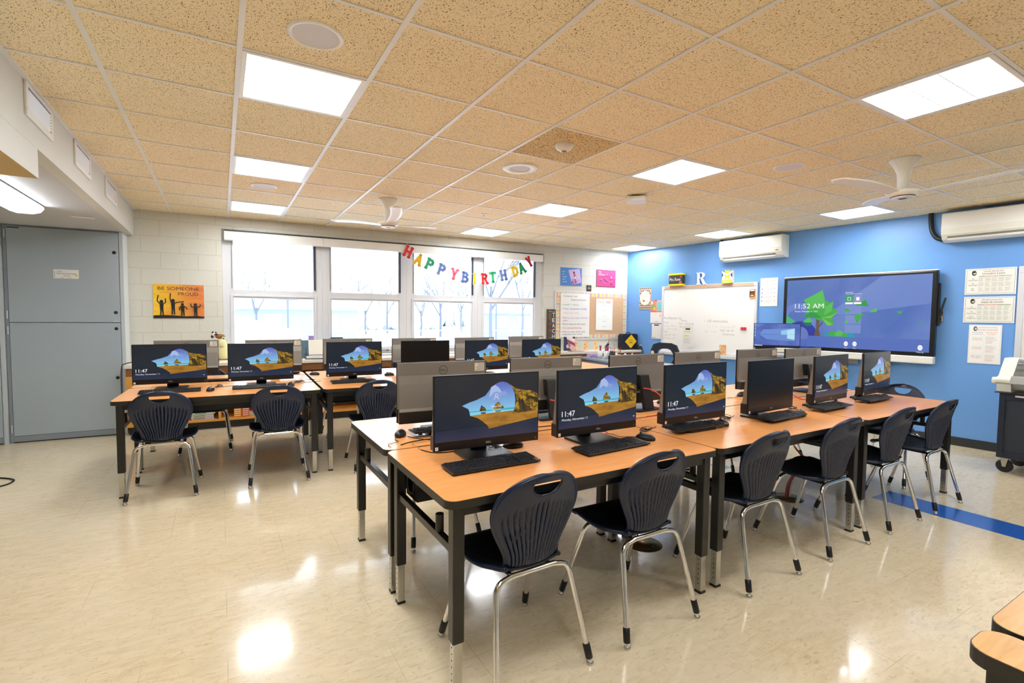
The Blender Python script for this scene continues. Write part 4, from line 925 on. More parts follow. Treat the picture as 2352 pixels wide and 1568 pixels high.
stack(2.86,4,'flat book in the orange-pink stack under the third chair',['#f0b08a','#e89868','#f2c8a8'],.34)
stack(3.5,5,'book in the far stack hidden behind the right block',['#d8433a','#2f5fa8','#3d8f5f'],.25)
for k,(u,c_,lb) in enumerate(((.98,'#f0a01c','yellow-orange storage bin on the low shelf'),(1.07,'#e85a28','orange storage bin beside the yellow one on the low shelf'))):
    t=thing('storage_bin',lb,'bin',onW(u-.0,CD-.04,.1255),WR,G_)
    MB().box(0,.085,0,.28,0,.17,I(c_)).build('bin_body',t,bevel=.004); MB().box(-.003,.088,-.004,.284,.15,.172,I(c_)).build('bin_rim',t,bevel=.003)
    for q in range(5): MB().box(.01,.075,-.006,-.001,.015+q*.026,.026+q*.026,'paper_cream').build('slot',t)
# things on the counter
def onCt(u,off=.2): return onW(u,off,.8385)
t=thing('plush_toy','plush cow toy with brown saddle sitting on a cream bag','plush toy',onCt(.80,.16),WR)
cm=mat('plush_cream','#efe3a8',.95,bump=.6,bscale=80).name; bm=mat('plush_brown','#9a6a34',.95,bump=.6,bscale=80).name; km=mat('plush_navy','#3d3f63',.9,bump=.5,bscale=80).name
MB().ball((.08,0,.11),(.075,.055,.12),cm,18,12).ball((.06,-.02,.22),(.045,.045,.06),cm,14,10).build('bag_body',t); MB().ball((.09,0,.012),(.075,.055,.02),bm,14,8).build('bag_base',t)
MB().ball((.035,0,.315),(.055,.035,.032),bm,16,10).ball((.075,-.01,.30),(.02,.02,.03),bm,12,8).build('cow_body',t); MB().ball((-.03,-.005,.335),(.03,.026,.026),cm,14,10).ball((-.05,-.01,.315),(.017,.017,.022),km,12,8).build('cow_head',t)
MB().ball((-.045,0,.365),(.012,.008,.016),'black_plastic',10,8).ball((-.012,.01,.362),(.01,.008,.014),'black_plastic',10,8).build('ear',t); MB().ball((-.01,-.01,.34),(.026,.03,.014),km,12,8).build('neckerchief',t); MB().lathe([(.0001,-.003),(.02,-.002),(.021,0)],'paper',.075,-.032,.29,16,'y').lathe([(.0001,-.004),(.012,-.0035),(.013,-.002)],I('#2f9a6a'),.075,-.032,.29,16,'y').build('round_tag',t)
for k,(u,w_,lb) in enumerate(((.74,.26,'loose white papers on the counter beside the plush toy'),(.62,.22,'white papers on the counter left of the plush toy'))):
    t=thing('paper_stack',lb,'papers',onCt(u,.34+.0*k),WR+R(4*k)); 
    for q in range(3): MB().box(.004*q,w_-.003*q,-.0,.14,.003*q,.003*q+.0025,'paper').build('sheet',t)
t=thing('document_organizer','black wire desk organizer holding white sheets, on the counter by the second window','organizer',onCt(1.84,.385),WR)
mb=MB(); 
for z in (.01,.06): mb.tube(fillet([(0,0,z),(.30,0,z),(.30,.22,z),(0,.22,z),(0,.0,z)],.03,4),.004,'black_metal',8)
mb.tube([(0,0,.01),(0,0,.16)],.004,'black_metal',8); mb.tube([(.3,0,.01),(.3,0,.06)],.004,'black_metal',8); mb.build('wire_tray',t); MB().box(.01,.29,.01,.21,.012,.03,'paper').build('papers',t)
MB().prism([(.03,.04),(.04,.04),(.10,.26),(.09,.26)],.04,.29,'paper_cream',axis='x').build('display_sheet',t)
t=thing('file_sorter','pale blue file sorter holding purple folder, by the second window','organizer',onCt(1.80,.14),WR)
MB().prism([(0,0),(.02,0),(.12,.29),(.0,.29)],-.02,-.008,mat('sorter_blue','#9fb6c6',.3).name,axis='x').prism([(0,0),(.02,0),(.12,.25),(.0,.25)],.15,.16,mat('sorter_blue','#9fb6c6',.3).name,axis='x').box(-.02,.15,-.0,.02,0,.25,mat('sorter_teal','#5a7684',.35).name).build('sorter_frame',t); MB().box(.10,.17,.03,.036,.05,.31,I('#a58ac8')).build('purple_folder',t)
t=thing('laptop_charger_box','small dark device on the counter behind the third lock screen','device',onCt(2.18,.14),WR); MB().prism(rrect(0,.2,0,.12,.03),.0,.27,'sorter_teal').build('housing',t,bevel=.006); MB().box(.02,.18,.02,.1,.27,.285,'black_plastic').build('lid',t,bevel=.004)
t=thing('white_router','small white box with cable on the counter beside the closet','router',onCt(-.02,.30),WR); MB().prism(rrect(0,.13,0,.1,.02),0,.13,'white_plastic').build('housing',t,bevel=.008); MB().box(.03,.1,-.001,.0,.08,.1,I('#d8e07a')).build('label_strip',t)
cable('black cord hanging down the left end of the bookcase',[onW(.0,.3,.865),onW(-.10,.44,.86),onW(-.135,.46,.80),onW(-.14,.46,.5),onW(-.145,.45,.2),onW(-.17,.47,.03)],.005,'black_cable','power_cord','cord')
# comic-style poster, orange cards, backpack, phone on the counter in the corner
els=[('r',0,-.25,.245,0,I('#d9b7b8')),('p',[(0,0),(.06,0),(.10,-.13),(.03,-.25),(0,-.25)],I('#2c3c66')),('p',[(.06,-.04),(.245,-.12),(.245,-.17),(.1,-.10)],I('#a83a4a')),('p',[(.06,0),(.2,0),(.245,-.06),(.245,-.1),(.07,-.03)],I('#f3e8e6')),('e',.09,-.17,.045,.05,I('#2a2434')),('e',.09,-.17,.034,.038,I('#e6bcb4')),('p',[(.02,-.25),(.06,-.2),(.13,-.21),(.18,-.25)],I('#3a3448')),('ring',.12,-.14,.03,.022,I('#2a2434')),('r',.195,-.03,.245,0,I('#3a2434'))]
flat('comic_print','comic-style print leaning on the counter below the handwritten sheet','picture',els,.245,.25,onW(6.13,.16,1.09),WR,.006)
for k,(u,lb) in enumerate(((6.37,'orange floral card leaning on the counter, left of three'),(6.61,'orange floral card leaning on the counter, middle of three'),(6.84,'orange floral card leaning on the counter, right of three'))):
    els=[('r',0,-.155,.085,0,I('#f7c27a'))]+[('e',rr_.uniform(.01,.075),rr_.uniform(-.145,-.01),rr_.uniform(.004,.014),rr_.uniform(.004,.012),I(rr_.choice(['#e8843a','#fae3b0','#f09a5a','#fff3d8','#d8662c']))) for _ in range(22)]
    o=flat('floral_card',lb,'card',els,.085,.155,onW(u,.12,.994),WR,.003,'paper','orange floral cards'); o.rotation_euler=(R(-6),R(8),WR)
t=thing('backpack','navy padded backpack with a yellow diamond patch, standing in the corner','backpack',onW(7.33,.34,.8385),WR)
pm=mat('navy_nylon','#10142a',.7,bump=.4,bscale=60).name
MB().prism(rrect(0,.37,0,.30,.05),0,.13,pm,axis='y').build('pack_body',t,bevel=.03,seg=4)
MB().prism([(.20,.03),(.34,.155),(.21,.285),(.06,.155)],-.006,.001,I('#f4c20c'),axis='y').build('diamond_patch',t)
mb=MB(); decals(mb,[('t','M R',.20,.165,.026,I('#1a1a14'),.075,'c'),('t','★ ★',.20,.13,.02,I('#1a1a14'),.07,'c'),('rs',[(.165,.13,.18,.145),(.19,.128,.205,.143),(.215,.13,.23,.145)],I('#1a1a14'))],-.0065,.0004); mb.build('patch_mark',t)
mb=MB(); mb.tube(fillet([(.13,.06,.29),(.14,.06,.325),(.22,.06,.325),(.23,.06,.29)],.02,4),.008,pm,8); mb.build('grab_handle',t)
t=thing('desk_phone','black desk phone propped on the counter end beside the backpack','telephone',onW(7.66,.40,.8385),WR+R(-8))
MB().prism([(0,0),(.14,0),(.10,.09),(.05,.10)],0,.17,'black_plastic',axis='x').build('phone_base',t,bevel=.006); MB().prism(rrect(-.045,-.005,.0,.13,.02),.02,.06,'black_plastic',axis='y').build('handset',t,bevel=.01)
mb=MB(); decals(mb,[('r',.04,.075,.13,.095,I('#b8bcb0'))]+[('r',.045+.028*a,.02+.016*b3,.063+.028*a,.03+.016*b3,I('#5a5a5c')) for a in range(3) for b3 in range(3)],.028,.0005); o=mb.build('keypad',t)
cable('black phone cord hanging off the counter end',[onW(7.70,.40,.85),onW(7.72,.45,.84),onW(7.73,.47,.76),onW(7.72,.46,.6)],.004,'black_cable','phone_cord','cord'); 
t=thing('red_folder','thin red folder lying on the counter by the comic print','folder',onW(6.13,.42,.8385),WR); MB().box(0,.28,0,.12,0,.008,I('#8a3438')).build('cover',t); MB().box(.01,.27,-.001,.1,.002,.006,'paper').build('pages',t)
# ================================================================ BLUE WALL THINGS
def flatB(name,lb,cat,els,w,h,u,z,off=.003,th=.003,base_m='paper',group=None): return flat(name,lb,cat,els,w,h,onB(u,off,z),BR,th,base_m,group)
rr_=random.Random(31)
els=[('r',0,-.41,.285,0,I('#b9ab98'))]+[('rs',[(.012+.046*a+(.02 if b2%2 else 0),-.025-.045*b2,.045+.046*a+(.02 if b2%2 else 0),-.010-.045*b2) for b2 in range(9) for a in range(5 if b2%2 else 6)],I('#4c443c')),('e',.142,-.195,.118,.135,I('#fbf6e0')),
 ('t','children',.142,-.12,.03,I('#8fc4c8'),.15,'c'),('t','are',.085,-.17,.024,I('#707070'),.045,'c'),('t','great',.175,-.17,.028,I('#e08a8a'),.09,'c'),('t','gift',.10,-.215,.026,I('#f0b48a'),.06,'c'),('t','♥',.09,-.265,.03,I('#c83c4c')),('t','love',.175,-.265,.03,I('#8fc4a8'),.09,'c')]
flatB('gift_poster','small patterned poster with a cream oval, near the room corner on blue wall','poster',els,.285,.41,.305,2.01)
t=thing('wall_calendar','wall calendar with coral and teal picture over a white month page','calendar',onB(.58,.003,1.77),BR)
MB().box(0,.262,-.004,0,-.42,0,'paper').build('pages',t)
els=[('r',.0,-.205,.262,.0,I('#f2b0a0')),('r',.0,-.205,.13,-.0,I('#e8867a')),('r',.14,-.19,.262,-.035,I('#7fd4d4')),('r',0,-.22,.262,-.205,I('#e8564c')),('t','✿',.2,-.3,.04,I('#f5b8c0')),('e',.06,-.12,.035,.05,I('#8fb85a')),('e',.09,-.16,.03,.03,I('#d8c04a')),('e',.03,-.05,.03,.03,I('#f5cfc8')),('p',[(.09,0),(.15,0),(.13,-.018)],I('#243a7a')),('rs',scribble(.03,.14,-.29,.05,9),I('#f0b8bc')),('r',.10,-.40,.19,-.385,I('#f2c8cc'))]
mb=MB(); decals(mb,els,-.004,.0004); mb.build('print',t)
els=[('r',.0,-.27,.205,0,'paper'),('r',.05,-.03,.155,-.008,I('#3a3a3a')),('rs',[(.01,-.06-.04*k,.195,-.0585-.04*k) for k in range(6)]+[(.01+.037*k,-.255,.0115+.037*k,-.05) for k in range(6)],I('#b8b8b8')),('r',.01,-.255,.09,-.245,I('#9a9a9a'))]
flatB('schedule_sheet','white gridded schedule sheet below the wall calendar','paper',els,.205,.27,.62,1.33)
# whiteboard
wb=thing('whiteboard','large whiteboard with cork strip top and faint marker notes on blue wall','whiteboard',onB(.85,0,.85),BR)
WW,WH=1.745,1.16
MB().box(0,WW,-.022,-.001,.0,WH-.02,'board_white').build('board_surface',wb)
mb=MB(); mb.box(-.005,.035,-.032,-.001,-.005,WH,'window_alu').box(WW-.035,WW+.005,-.032,-.001,-.005,WH,'window_alu').box(0,WW,-.034,-.001,WH-.055,WH,'window_alu').box(0,WW,-.03,-.001,-.005,.02,'window_alu'); mb.build('board_frame',wb,bevel=.003)
MB().box(.05,WW-.05,-.036,-.034,WH-.046,WH-.008,'cork_strip').build('cork_strip',wb); MB().box(0,WW,-.085,-.001,-.055,-.005,'window_alu').build('marker_tray',wb,bevel=.004)
mk=I('#b0b0ac'); mk2=I('#c4c4c0')
els=[('t','Ms. Robinson 1st',.05,.575,.040,mk,.36),('t','Tues.',.05,.50,.032,mk2,.10),('t','Thurs.',.40,.535,.032,mk,.13),('t','Tues. - 3rd grade',.36,.485,.028,mk,.30),('t','4th: 1st grade',.38,.43,.028,mk,.26),('rs',scribble(.05,.33,.44,.03,1)+scribble(.05,.33,.385,.03,2)+scribble(.05,.30,.28,.03,4)+scribble(.05,.30,.22,.03,6),mk),('t','Wed.',.05,.335,.03,mk2,.09),
 ('t','- 10 minutes',.86,.53,.045,mk2,.42),('rs',scribble(.88,1.1,.445,.035,7)+scribble(1.16,1.40,.445,.035,8)+scribble(.88,1.08,.36,.035,9),mk2),('t','sign up or',1.15,.39,.035,mk2,.25),('t','silence',1.20,.325,.035,mk2,.2)]
mb=MB(); decals(mb,els,-.022,.0003); mb.build('marker_writing',wb)
t=thing('eraser','red dry eraser stuck on the right side of the whiteboard','eraser',onB(2.36,.023,1.27),BR); MB().box(0,.085,-.028,-.0,0,.042,mat('red_plastic','#e2334a',.45).name).build('eraser_body',t,bevel=.006); MB().box(.004,.081,-.0,.0,.003,.039,'black_edge').build('felt',t)
flatB('magnet_photo','small orange-framed photo stuck at the whiteboard\'s top right corner','photo',[('r',0,-.14,.10,0,I('#f0a01c')),('r',.005,-.115,.085,-.005,I('#4a2a24')),('r',.01,-.03,.08,-.008,I('#d8d0d8')),('e',.045,-.07,.025,.022,I('#8a3a34')),('r',.02,-.105,.07,-.09,I('#e8e0e0'))],.10,.14,2.48,1.90,.036)
flatB('taped_sheet','white sheet with yellow highlighted lines taped slanting on the whiteboard','paper',[('r',.015,-.36,.20,-.012,'paper'),('r',.05,-.085,.14,-.06,I('#2a2a2a')),('r',.02,-.13,.15,-.11,I('#dff06a')),('r',.02,-.20,.12,-.18,I('#dff06a')),('rs',lines_block(.02,.18,-.03,3,.012,.004,4)+lines_block(.02,.18,-.23,7,.014,.004,5),I('#b8bcc4'))],.21,.38,1.33,1.33,.06)
o=flatB('floral_card','orange floral card standing on the whiteboard tray','card',[('r',0,-.21,.12,0,I('#f8c48a'))]+[('e',rr_.uniform(.01,.11),rr_.uniform(-.2,-.01),.01,.012,I(rr_.choice(['#e8a03a','#fae3b0','#f09a5a','#fff3d8']))) for _ in range(20)],.12,.21,2.02,1.02,.06)
# things on top of the whiteboard
t=thing('name_box','black and yellow name box lettered Mrs. R, on top of the whiteboard','sign',onB(1.015,.0,2.0112),BR)
MB().box(0,.285,-.07,-.001,.028,.185,I('#3a3a38')).build('box_front',t,bevel=.004); MB().box(-.006,.291,-.078,-.0005,0,.03,I('#f2e012')).box(-.006,.291,-.078,-.0005,.183,.213,I('#f2e012')).build('yellow_band',t,bevel=.004)
mb=MB(); decals(mb,[('t','Mrs. Rowe',.02,.085,.055,I('#f4f4f0'),.22),('e',.25,.155,.022,.018,I('#c8483c')),('e',.24,.055,.03,.024,I('#e05a3c')),('e',.02,.165,.014,.014,I('#c8483c'))],-.07,.0005); mb.build('chalk_lettering',t)
t=thing('letter_r','white freestanding wooden letter R on top of the whiteboard','letter',onB(1.545,.015,2.0112),BR)
k='white_paint'
mb=MB(); mb.prism([(.0,0),(.075,0),(.075,.015),(.055,.022),(.055,.185),(.075,.192),(.0,.205),(0,.195),(.02,.187),(.02,.02),(0,.013)],-.03,0,k,axis='y')
o_=[(.05,.205),(.10,.205),(.135,.19),(.150,.16),(.140,.125),(.115,.105),(.05,.10)]; i_=[(.05,.190),(.095,.19),(.112,.178),(.118,.155),(.112,.13),(.095,.115),(.05,.113)]
for a in range(len(o_)-1): mb.prism([o_[a],o_[a+1],i_[a+1],i_[a]],-.03,0,k,axis='y')
mb.prism([(.08,.108),(.112,.108),(.165,.018),(.185,.012),(.185,0),(.13,0)],-.03,0,k,axis='y'); mb.build('letter_body',t)
t=thing('gift_bag','yellow and white paper bag with a yellow letter M, on top of the whiteboard','bag',onB(2.035,.0,2.0112),BR)
MB().box(0,.175,-.07,-.001,0,.2,I('#f6f3dc')).build('bag_body',t,bevel=.004)
yl=I('#f2e012'); nv=I('#2a2f4a')
mb=MB(); decals(mb,[('p',[(0,.2),(.175,.2),(.09,.15)],yl),('p',[(0,.2),(.03,.2),(.09,.15)],nv),('p',[(.175,.2),(.15,.2),(.09,.15)],nv),('p',[(0,.17),(0,.09),(.025,.13)],nv),('p',[(.175,.17),(.175,.08),(.14,.13)],nv),('r',0,0,.175,.05,yl),('r',.03,.012,.14,.032,I('#f6f3dc')),('p',[(.05,.07),(.075,.07),(.075,.1),(.09,.085),(.105,.1),(.105,.07),(.13,.07),(.13,.14),(.115,.14),(.09,.115),(.065,.14),(.05,.14)],yl)],-.07,.0005); mb.build('bag_print',t)
# voice levels sheet
els=[('t','Voice Levels',.13,-.05,.026,I('#9aa4b4'),.19,'c'),('t','Niveles de Voz',.13,-.10,.024,I('#e8a0a0'),.21,'c')]
for k,(a,b2) in enumerate((('No Talking','Sin hablar'),('Whispering','Susurrar'),('Table Talk','Voz de Mesa'),('Classroom Voice','Voz de clase'))): els+=[('e',.03,-.165-.06*k,.007,.008,I('#2c2c34')),('t',a,.06,-.165-.06*k,.013,I('#9aa0d0'),.12),('t',b2,.06,-.19-.06*k,.012,I('#e8a8b0'),.09),('r',.21,-.17-.06*k,.225,-.155-.06*k,I('#c8ccd4'))]
flatB('voice_levels_sheet','white bilingual Voice Levels sheet between the whiteboard and touch screen','poster',els,.262,.425,2.632,2.06)
# Lincoln posters
def laws(lb,z,t1,t2,rows,w,h,u,seed):
    gd='#6a6a50'
    els=[('r',.012,-h+.012,w-.012,-.012,I('#9aa08e')),('r',.015,-h+.015,w-.015,-.015,I('#f4f3ea')),('e',.075,-.05,.020,.028,I('#3c3c34')),('e',.078,-.048,.012,.017,I('#d8d4c4')),('e',.072,-.036,.016,.012,I('#26261f')),('t',t1,.235,-.040,.014,I(gd),.16,'c'),('t',t2,.235,-.068,.020,I('#45452f'),.18,'c')]
    for k,c_ in enumerate(('#a8a8b8','#f0a890','#f0a890','#a8b098','#b8cc90')): els.append(('r',.118+.054*k,-.092,.168+.054*k,-.084,I(c_)))
    els.append(('rs',[(.114+.055*k,-h+.02,.115+.055*k,-.084) for k in range(6)]+[(.114,-.10-.055*k,.39,-.099-.055*k) for k in range(4)],I('#d2d2c4')))
    for k,(a,b2) in enumerate(rows): els+=[('t',a,.07,-.118-.055*k,.012,I(gd),.02 if len(a)<3 else .035,'c'),('t',b2,.07,-.136-.055*k,.013,I(gd),.026 if len(b2)<6 else .075,'c')]
    for c2 in range(5):
        for r2 in range(3): els.append(('rs',lines_block(.118+.054*c2,.164+.054*c2,-.106-.055*r2,5,.009,.003,seed+c2*7+r2),I('#b2b3a6')))
    flatB('rules_poster',lb,'poster',els,w,h,u,z)
laws('laminated white "Lincoln\'s Laws" rules chart, top of the right stack',2.03,'Lincoln School #22',"Lincoln's Laws",(('Be','Respectful'),('Be','Responsible'),('Be','Safe')),.417,.29,4.988,5)
laws('laminated white "Leyes de Lincoln" rules chart, middle of the right stack',1.715,'Escuela Lincoln #22','Leyes de Lincoln',(('Sé','Respetuoso'),('Sé','Responsable'),('Está','Seguro')),.417,.29,4.988,50)
rd='#e08468'; gy='#a8acb4'
els=[('r',.012,-.425,.258,-.012,I('#fbfaf6')),('e',.055,-.045,.017,.026,I('#3c3c38')),('e',.058,-.045,.010,.015,I('#d8d4cc')),('t','Lincoln School #22',.16,-.035,.014,I(gy),.15,'c'),('t','Escuela Lincoln #22',.16,-.062,.015,I(rd),.16,'c'),("t","Lincoln's Laws",.075,-.088,.011,I('#98a4c0'),.09,'c'),('t','Leyes de Lincoln',.19,-.088,.011,I(rd),.10,'c'),('t','in the Classroom',.075,-.108,.011,I('#98a4c0'),.09,'c'),('t','en el Salon',.19,-.108,.011,I(rd),.07,'c')]
for k,(a,b2) in enumerate((('Be Respectful','Sé Respetuoso'),('Be Responsible','Sé Responsable'),('Be Safe','Está Seguro'))): els+=[('t',a,.075,-.155-.10*k,.011,I(gy),.08,'c'),('t',b2,.075,-.173-.10*k,.011,I(rd),.08,'c'),('rs',lines_block(.145,.235,-.135-.10*k,4,.009,.003,k+90),I('#c4c4cc')),('rs',lines_block(.145,.225,-.175-.10*k,4,.009,.003,k+95),I('#eab4a4'))]
els.append(('rs',[(.13,-.42,.131,-.12),(.02,-.225,.25,-.2245),(.02,-.325,.25,-.3245)],I('#dcdcd4')))
flatB('rules_poster','portrait bilingual classroom laws sheet, bottom of the right stack','poster',els,.272,.435,5.044,1.402)
wb2=thing('whiteboard','whiteboard cut off by the right edge, only its left frame seen','whiteboard',onB(5.422,0,.83),BR)
MB().box(.03,1.6,-.022,-.001,0,1.19,'board_white').build('board_surface',wb2); MB().box(0,.05,-.034,-.001,0,1.2,'window_alu').box(0,1.6,-.036,-.001,1.13,1.2,'window_alu').build('board_frame',wb2,bevel=.004)
# outlets
t=thing('wall_outlet','steel electrical outlet with black sockets on the wall beside the touch screen','outlet',onB(4.742,0,1.43),BR); MB().box(0,.075,-.03,-.001,0,.125,'steel').build('cover_plate',t,bevel=.004); mb=MB(); mb.prism(ell(.037,.035,.02,.017,16),-.034,-.03,'black_plastic',axis='y').prism(ell(.037,.09,.02,.017,16),-.034,-.03,'black_plastic',axis='y'); mb.build('socket',t)
# interactive display
TU,TZ=3.035,.93; TW,THh=1.735,1.10
tv=thing('interactive_display','big wall-mounted touch screen showing 11:52 AM and a green faceted tree','display',onB(TU,.02,TZ),BR)
MB().box(0,TW,-.10,-.02,.085,THh,'bezel').build('bezel',tv,bevel=.012); MB().box(0,TW,-.112,-.02,0,.088,'white_plastic').build('speaker_bar',tv,bevel=.012,seg=3); MB().box(0,TW,-.095,-.02,THh,THh+.014,'white_plastic').build('top_trim',tv,bevel=.004)
MB().box(.3,TW-.3,-.02,.018,.2,.9,'black_plastic').build('wall_bracket',tv)
MB().box(TW,TW+.02,-.06,-.03,.45,.95,'black_plastic').prism([(TW+.02,.62),(TW+.06,.78),(TW+.075,.78),(TW+.03,.56)],-.05,-.035,'black_plastic',axis='y').build('side_pen_holder',tv)
MB().box(.55,.95,-.05,-.02,-.06,-.001,'silver_back').box(.62,.70,-.06,-.02,-.09,-.05,'black_plastic').box(1.1,1.3,-.06,-.02,-.07,-.001,'cream_plastic').box(1.22,1.30,-.07,-.02,-.10,-.0,'cream_plastic').build('cable_bracket',tv)
X0,X1,ZB,ZT=.05,TW-.045,.135,THh-.035
def U(u,z): return (u-TU,z-TZ)
bgm=glow_tex('display_bg','#4a6ab8','#6c86c8',1.3,.3,.7,(1.5,1,1)); W_=glow('#ffffff'); 
def PP(*a): return [U(*q) for q in a]
g1,g2,g3,g4=glow('#5cc05a'),glow('#46ae4c'),glow('#2f9a4a'),glow('#74c84e')
els=[('r',X0,ZB,X1,ZT,bgm),('p',[(X0,ZT-.25),(X0+.55,ZT),(X0,ZT)],glow('#5578bc')),('p',[(X1-.5,ZT),(X1,ZT),(X1,ZT-.35),(X1-.9,ZB+.45),(X1-1.1,ZB+.45)],glow('#6f8acc')),
 ('e',U(3.24,0)[0],U(0,1.43)[1],.24,.24,glow('#6f88cc')),('e',U(3.24,0)[0],U(0,1.43)[1],.15,.15,glow('#5a76bf')),('p',[(X0,U(0,1.50)[1]),(X0+.12,U(0,1.42)[1]),(X0+.17,U(0,1.25)[1]),(X0,U(0,1.25)[1])],glow('#4cb87c')),
 ('e',U(3.27,0)[0],U(0,1.25)[1],.17,.17,glow('#3f62b8')),('e',U(3.30,0)[0],U(0,1.22)[1],.20,.20,glow('#3440a0')),('e',U(3.28,0)[0],U(0,1.22)[1],.11,.12,glow('#6a7ec4')),('e',U(3.19,0)[0],U(0,1.25)[1],.07,.09,glow('#2c8cb0')),('r',X0,ZB,X0+.62,U(0,1.165)[1],glow('#5270bc')),
 ('p',PP((3.461,1.215),(3.49,1.339),(3.48,1.46),(3.53,1.46),(3.517,1.34),(3.545,1.215)),glow('#6a5a4c')),('p',PP((3.50,1.30),(3.575,1.40),(3.56,1.41),(3.50,1.34)),glow('#6a5a4c')),
 ('p',PP((3.31,1.711),(3.551,1.845),(3.60,1.66),(3.69,1.686),(3.67,1.609),(3.756,1.558),(3.682,1.498),(3.702,1.378),(3.625,1.359),(3.549,1.471),(3.444,1.462),(3.31,1.487),(3.407,1.585)),g2),
 ('p',PP((3.34,1.66),(3.62,1.70),(3.70,1.55),(3.62,1.42),(3.50,1.44),(3.38,1.50)),g2),('p',PP((3.31,1.711),(3.551,1.845),(3.60,1.60),(3.42,1.60)),g1),('p',PP((3.31,1.487),(3.43,1.56),(3.56,1.47),(3.444,1.462)),g3),('p',PP((3.60,1.62),(3.69,1.686),(3.67,1.56),(3.58,1.50)),g1),('p',PP((3.549,1.471),(3.67,1.50),(3.756,1.558),(3.66,1.46)),g4),('p',PP((3.625,1.359),(3.549,1.471),(3.702,1.378)),g4),
 ('p',PP((3.31,1.41),(3.38,1.47),(3.44,1.42),(3.38,1.39)),g1),('p',PP((3.31,1.40),(3.43,1.40),(3.42,1.355),(3.36,1.355)),glow('#1f7a68'))]
for cx,cz,rx,rz_,c_ in ((3.63,1.235,.04,.035,'#2ca0b0'),(3.70,1.245,.06,.05,'#46ae4c'),(3.78,1.25,.06,.055,'#5cc05a'),(3.85,1.24,.05,.035,'#46ae4c'),(3.91,1.235,.05,.04,'#2ca0b0')):
    x,z=U(cx,cz); els.append(('p',[(x-rx,z-.025),(x-rx*.8,z+rz_*.4),(x-rx*.2,z+rz_),(x+rx*.5,z+rz_*.7),(x+rx,z-.025)],glow(c_)))
els.append(('r',X0+.3,ZB,X1,U(0,1.218)[1],glow('#5a74c0')))
lb_=glow('#7c92ce')
for k in range(3): z=1.627-.122*k; els.append(('r',*U(3.835,z-.112),*U(4.02,z),lb_))
for tri,c_ in (([(3.98,1.68),(4.058,1.704),(4.096,1.617)],g1),([(3.94,1.635),(4.058,1.704),(4.096,1.617)],g3),([(3.815,1.555),(3.852,1.603),(3.901,1.549)],g2),([(4.10,1.54),(4.179,1.6),(4.188,1.548)],g1),([(3.939,1.507),(4.044,1.521),(3.984,1.4)],g2),([(3.939,1.507),(3.984,1.4),(3.965,1.42)],g3),([(3.83,1.401),(3.872,1.465),(3.867,1.401)],g1),([(4.384,1.556),(4.454,1.554),(4.434,1.513)],g2),([(4.63,1.426),(4.647,1.456),(4.657,1.423)],g2)): els.append(('p',PP(*tri),c_))
els+=[('r',*U(3.832,1.648),*U(3.918,1.764),glow('#2fa06c')),('r',*U(3.928,1.648),*U(4.014,1.764),glow('#8e92c0')),('r',*U(3.832,1.648),*U(3.918,1.672),W_),('r',*U(3.928,1.648),*U(4.014,1.672),W_),('r',*U(3.855,1.695),*U(3.895,1.738),W_),('r',*U(3.860,1.700),*U(3.890,1.733),glow('#2fa06c')),('r',*U(3.955,1.695),*U(3.99,1.738),W_),
 ('t','Favorites',*U(3.832,1.792),.020,W_,.085),('r',*U(3.832,1.779),*U(4.018,1.782),W_),('t','11:52 AM',*U(3.20,1.597),.066,W_,.372),('t','Monday, November 11, 2019',*U(3.20,1.545),.020,W_,.30)]
for u,z,s in ((3.858,1.128,'Files'),(3.958,1.130,'Next'),(4.64,1.119,'Wake Up')):
    x,zz=U(u,z); els+=[('e',x,zz,.024,.032,W_),('ring',x,zz,.012,.009,glow('#8aa0d8')),('t',s,x,zz-.062,.014,W_,.035 if len(s)<6 else .07,'c')]
def clampx(e):
    if e[0]=='p': return ('p',[(min(max(x,X0),X1),z) for x,z in e[1]],e[2])
    if e[0]=='e': return ('p',[(min(max(x,X0),X1),z) for x,z in ell(e[1],e[2],e[3],e[4])],e[5])
    return e
els=[clampx(e) for e in els]
mb=MB(); decals(mb,els,-.1003,.00008); mb.build('screen',tv)
mb=MB(); decals(mb,[('r',1.22,.035,1.25,.05,'black_plastic')],-.1125,.0004); mb.build('sensor_window',tv)
# air conditioners
def ac(lb,u,z,w):
    t=thing('air_conditioner',lb,'air conditioner',onB(u,.0,z),BR,'wall air conditioners')
    prof=[(-.002,0),(-.10,.0),(-.165,.025),(-.205,.075),(-.215,.12),(-.21,.30),(-.195,.318),(-.002,.32)]
    MB().prism(prof,0,w,'cream_plastic',axis='x').build('housing',t,bevel=.008,seg=3)
    MB().prism([(-.208,.128),(-.2185,.132),(-.2135,.305),(-.203,.312)],.012,w-.012,'white_plastic',axis='x').build('front_panel',t,bevel=.004)
    MB().prism([(-.12,-.001),(-.168,.020),(-.176,.034),(-.178,.030),(-.17,.014),(-.12,-.006)],.05,w-.10,'white_plastic',axis='x').build('air_flap',t)
    MB().prism([(-.1655,.0245),(-.190,.056),(-.1915,.054),(-.1675,.0235)],.05,w-.10,'grey_ink',axis='x').build('outlet_slot',t)
    MB().box(w-.09,w-.05,-.2135,-.205,.09,.105,'grey_ink').build('indicator_display',t); MB().box(w*.3,w*.7,-.12,-.02,.319,.325,'grey_ink').build('top_intake',t); return t
ac('smaller-looking white wall air conditioner left of the touch screen',2.06,2.345,.97); ac('white wall air conditioner at the upper right edge, with black pipe at its left',4.80,2.345,.97)
cable('black insulated pipe bending from ceiling to the right air conditioner',[onB(4.655,.03,2.71),onB(4.66,.03,2.60),onB(4.68,.04,2.49),onB(4.73,.05,2.41),onB(4.81,.06,2.375)],.026,'black_cable','coolant_pipe','pipe')
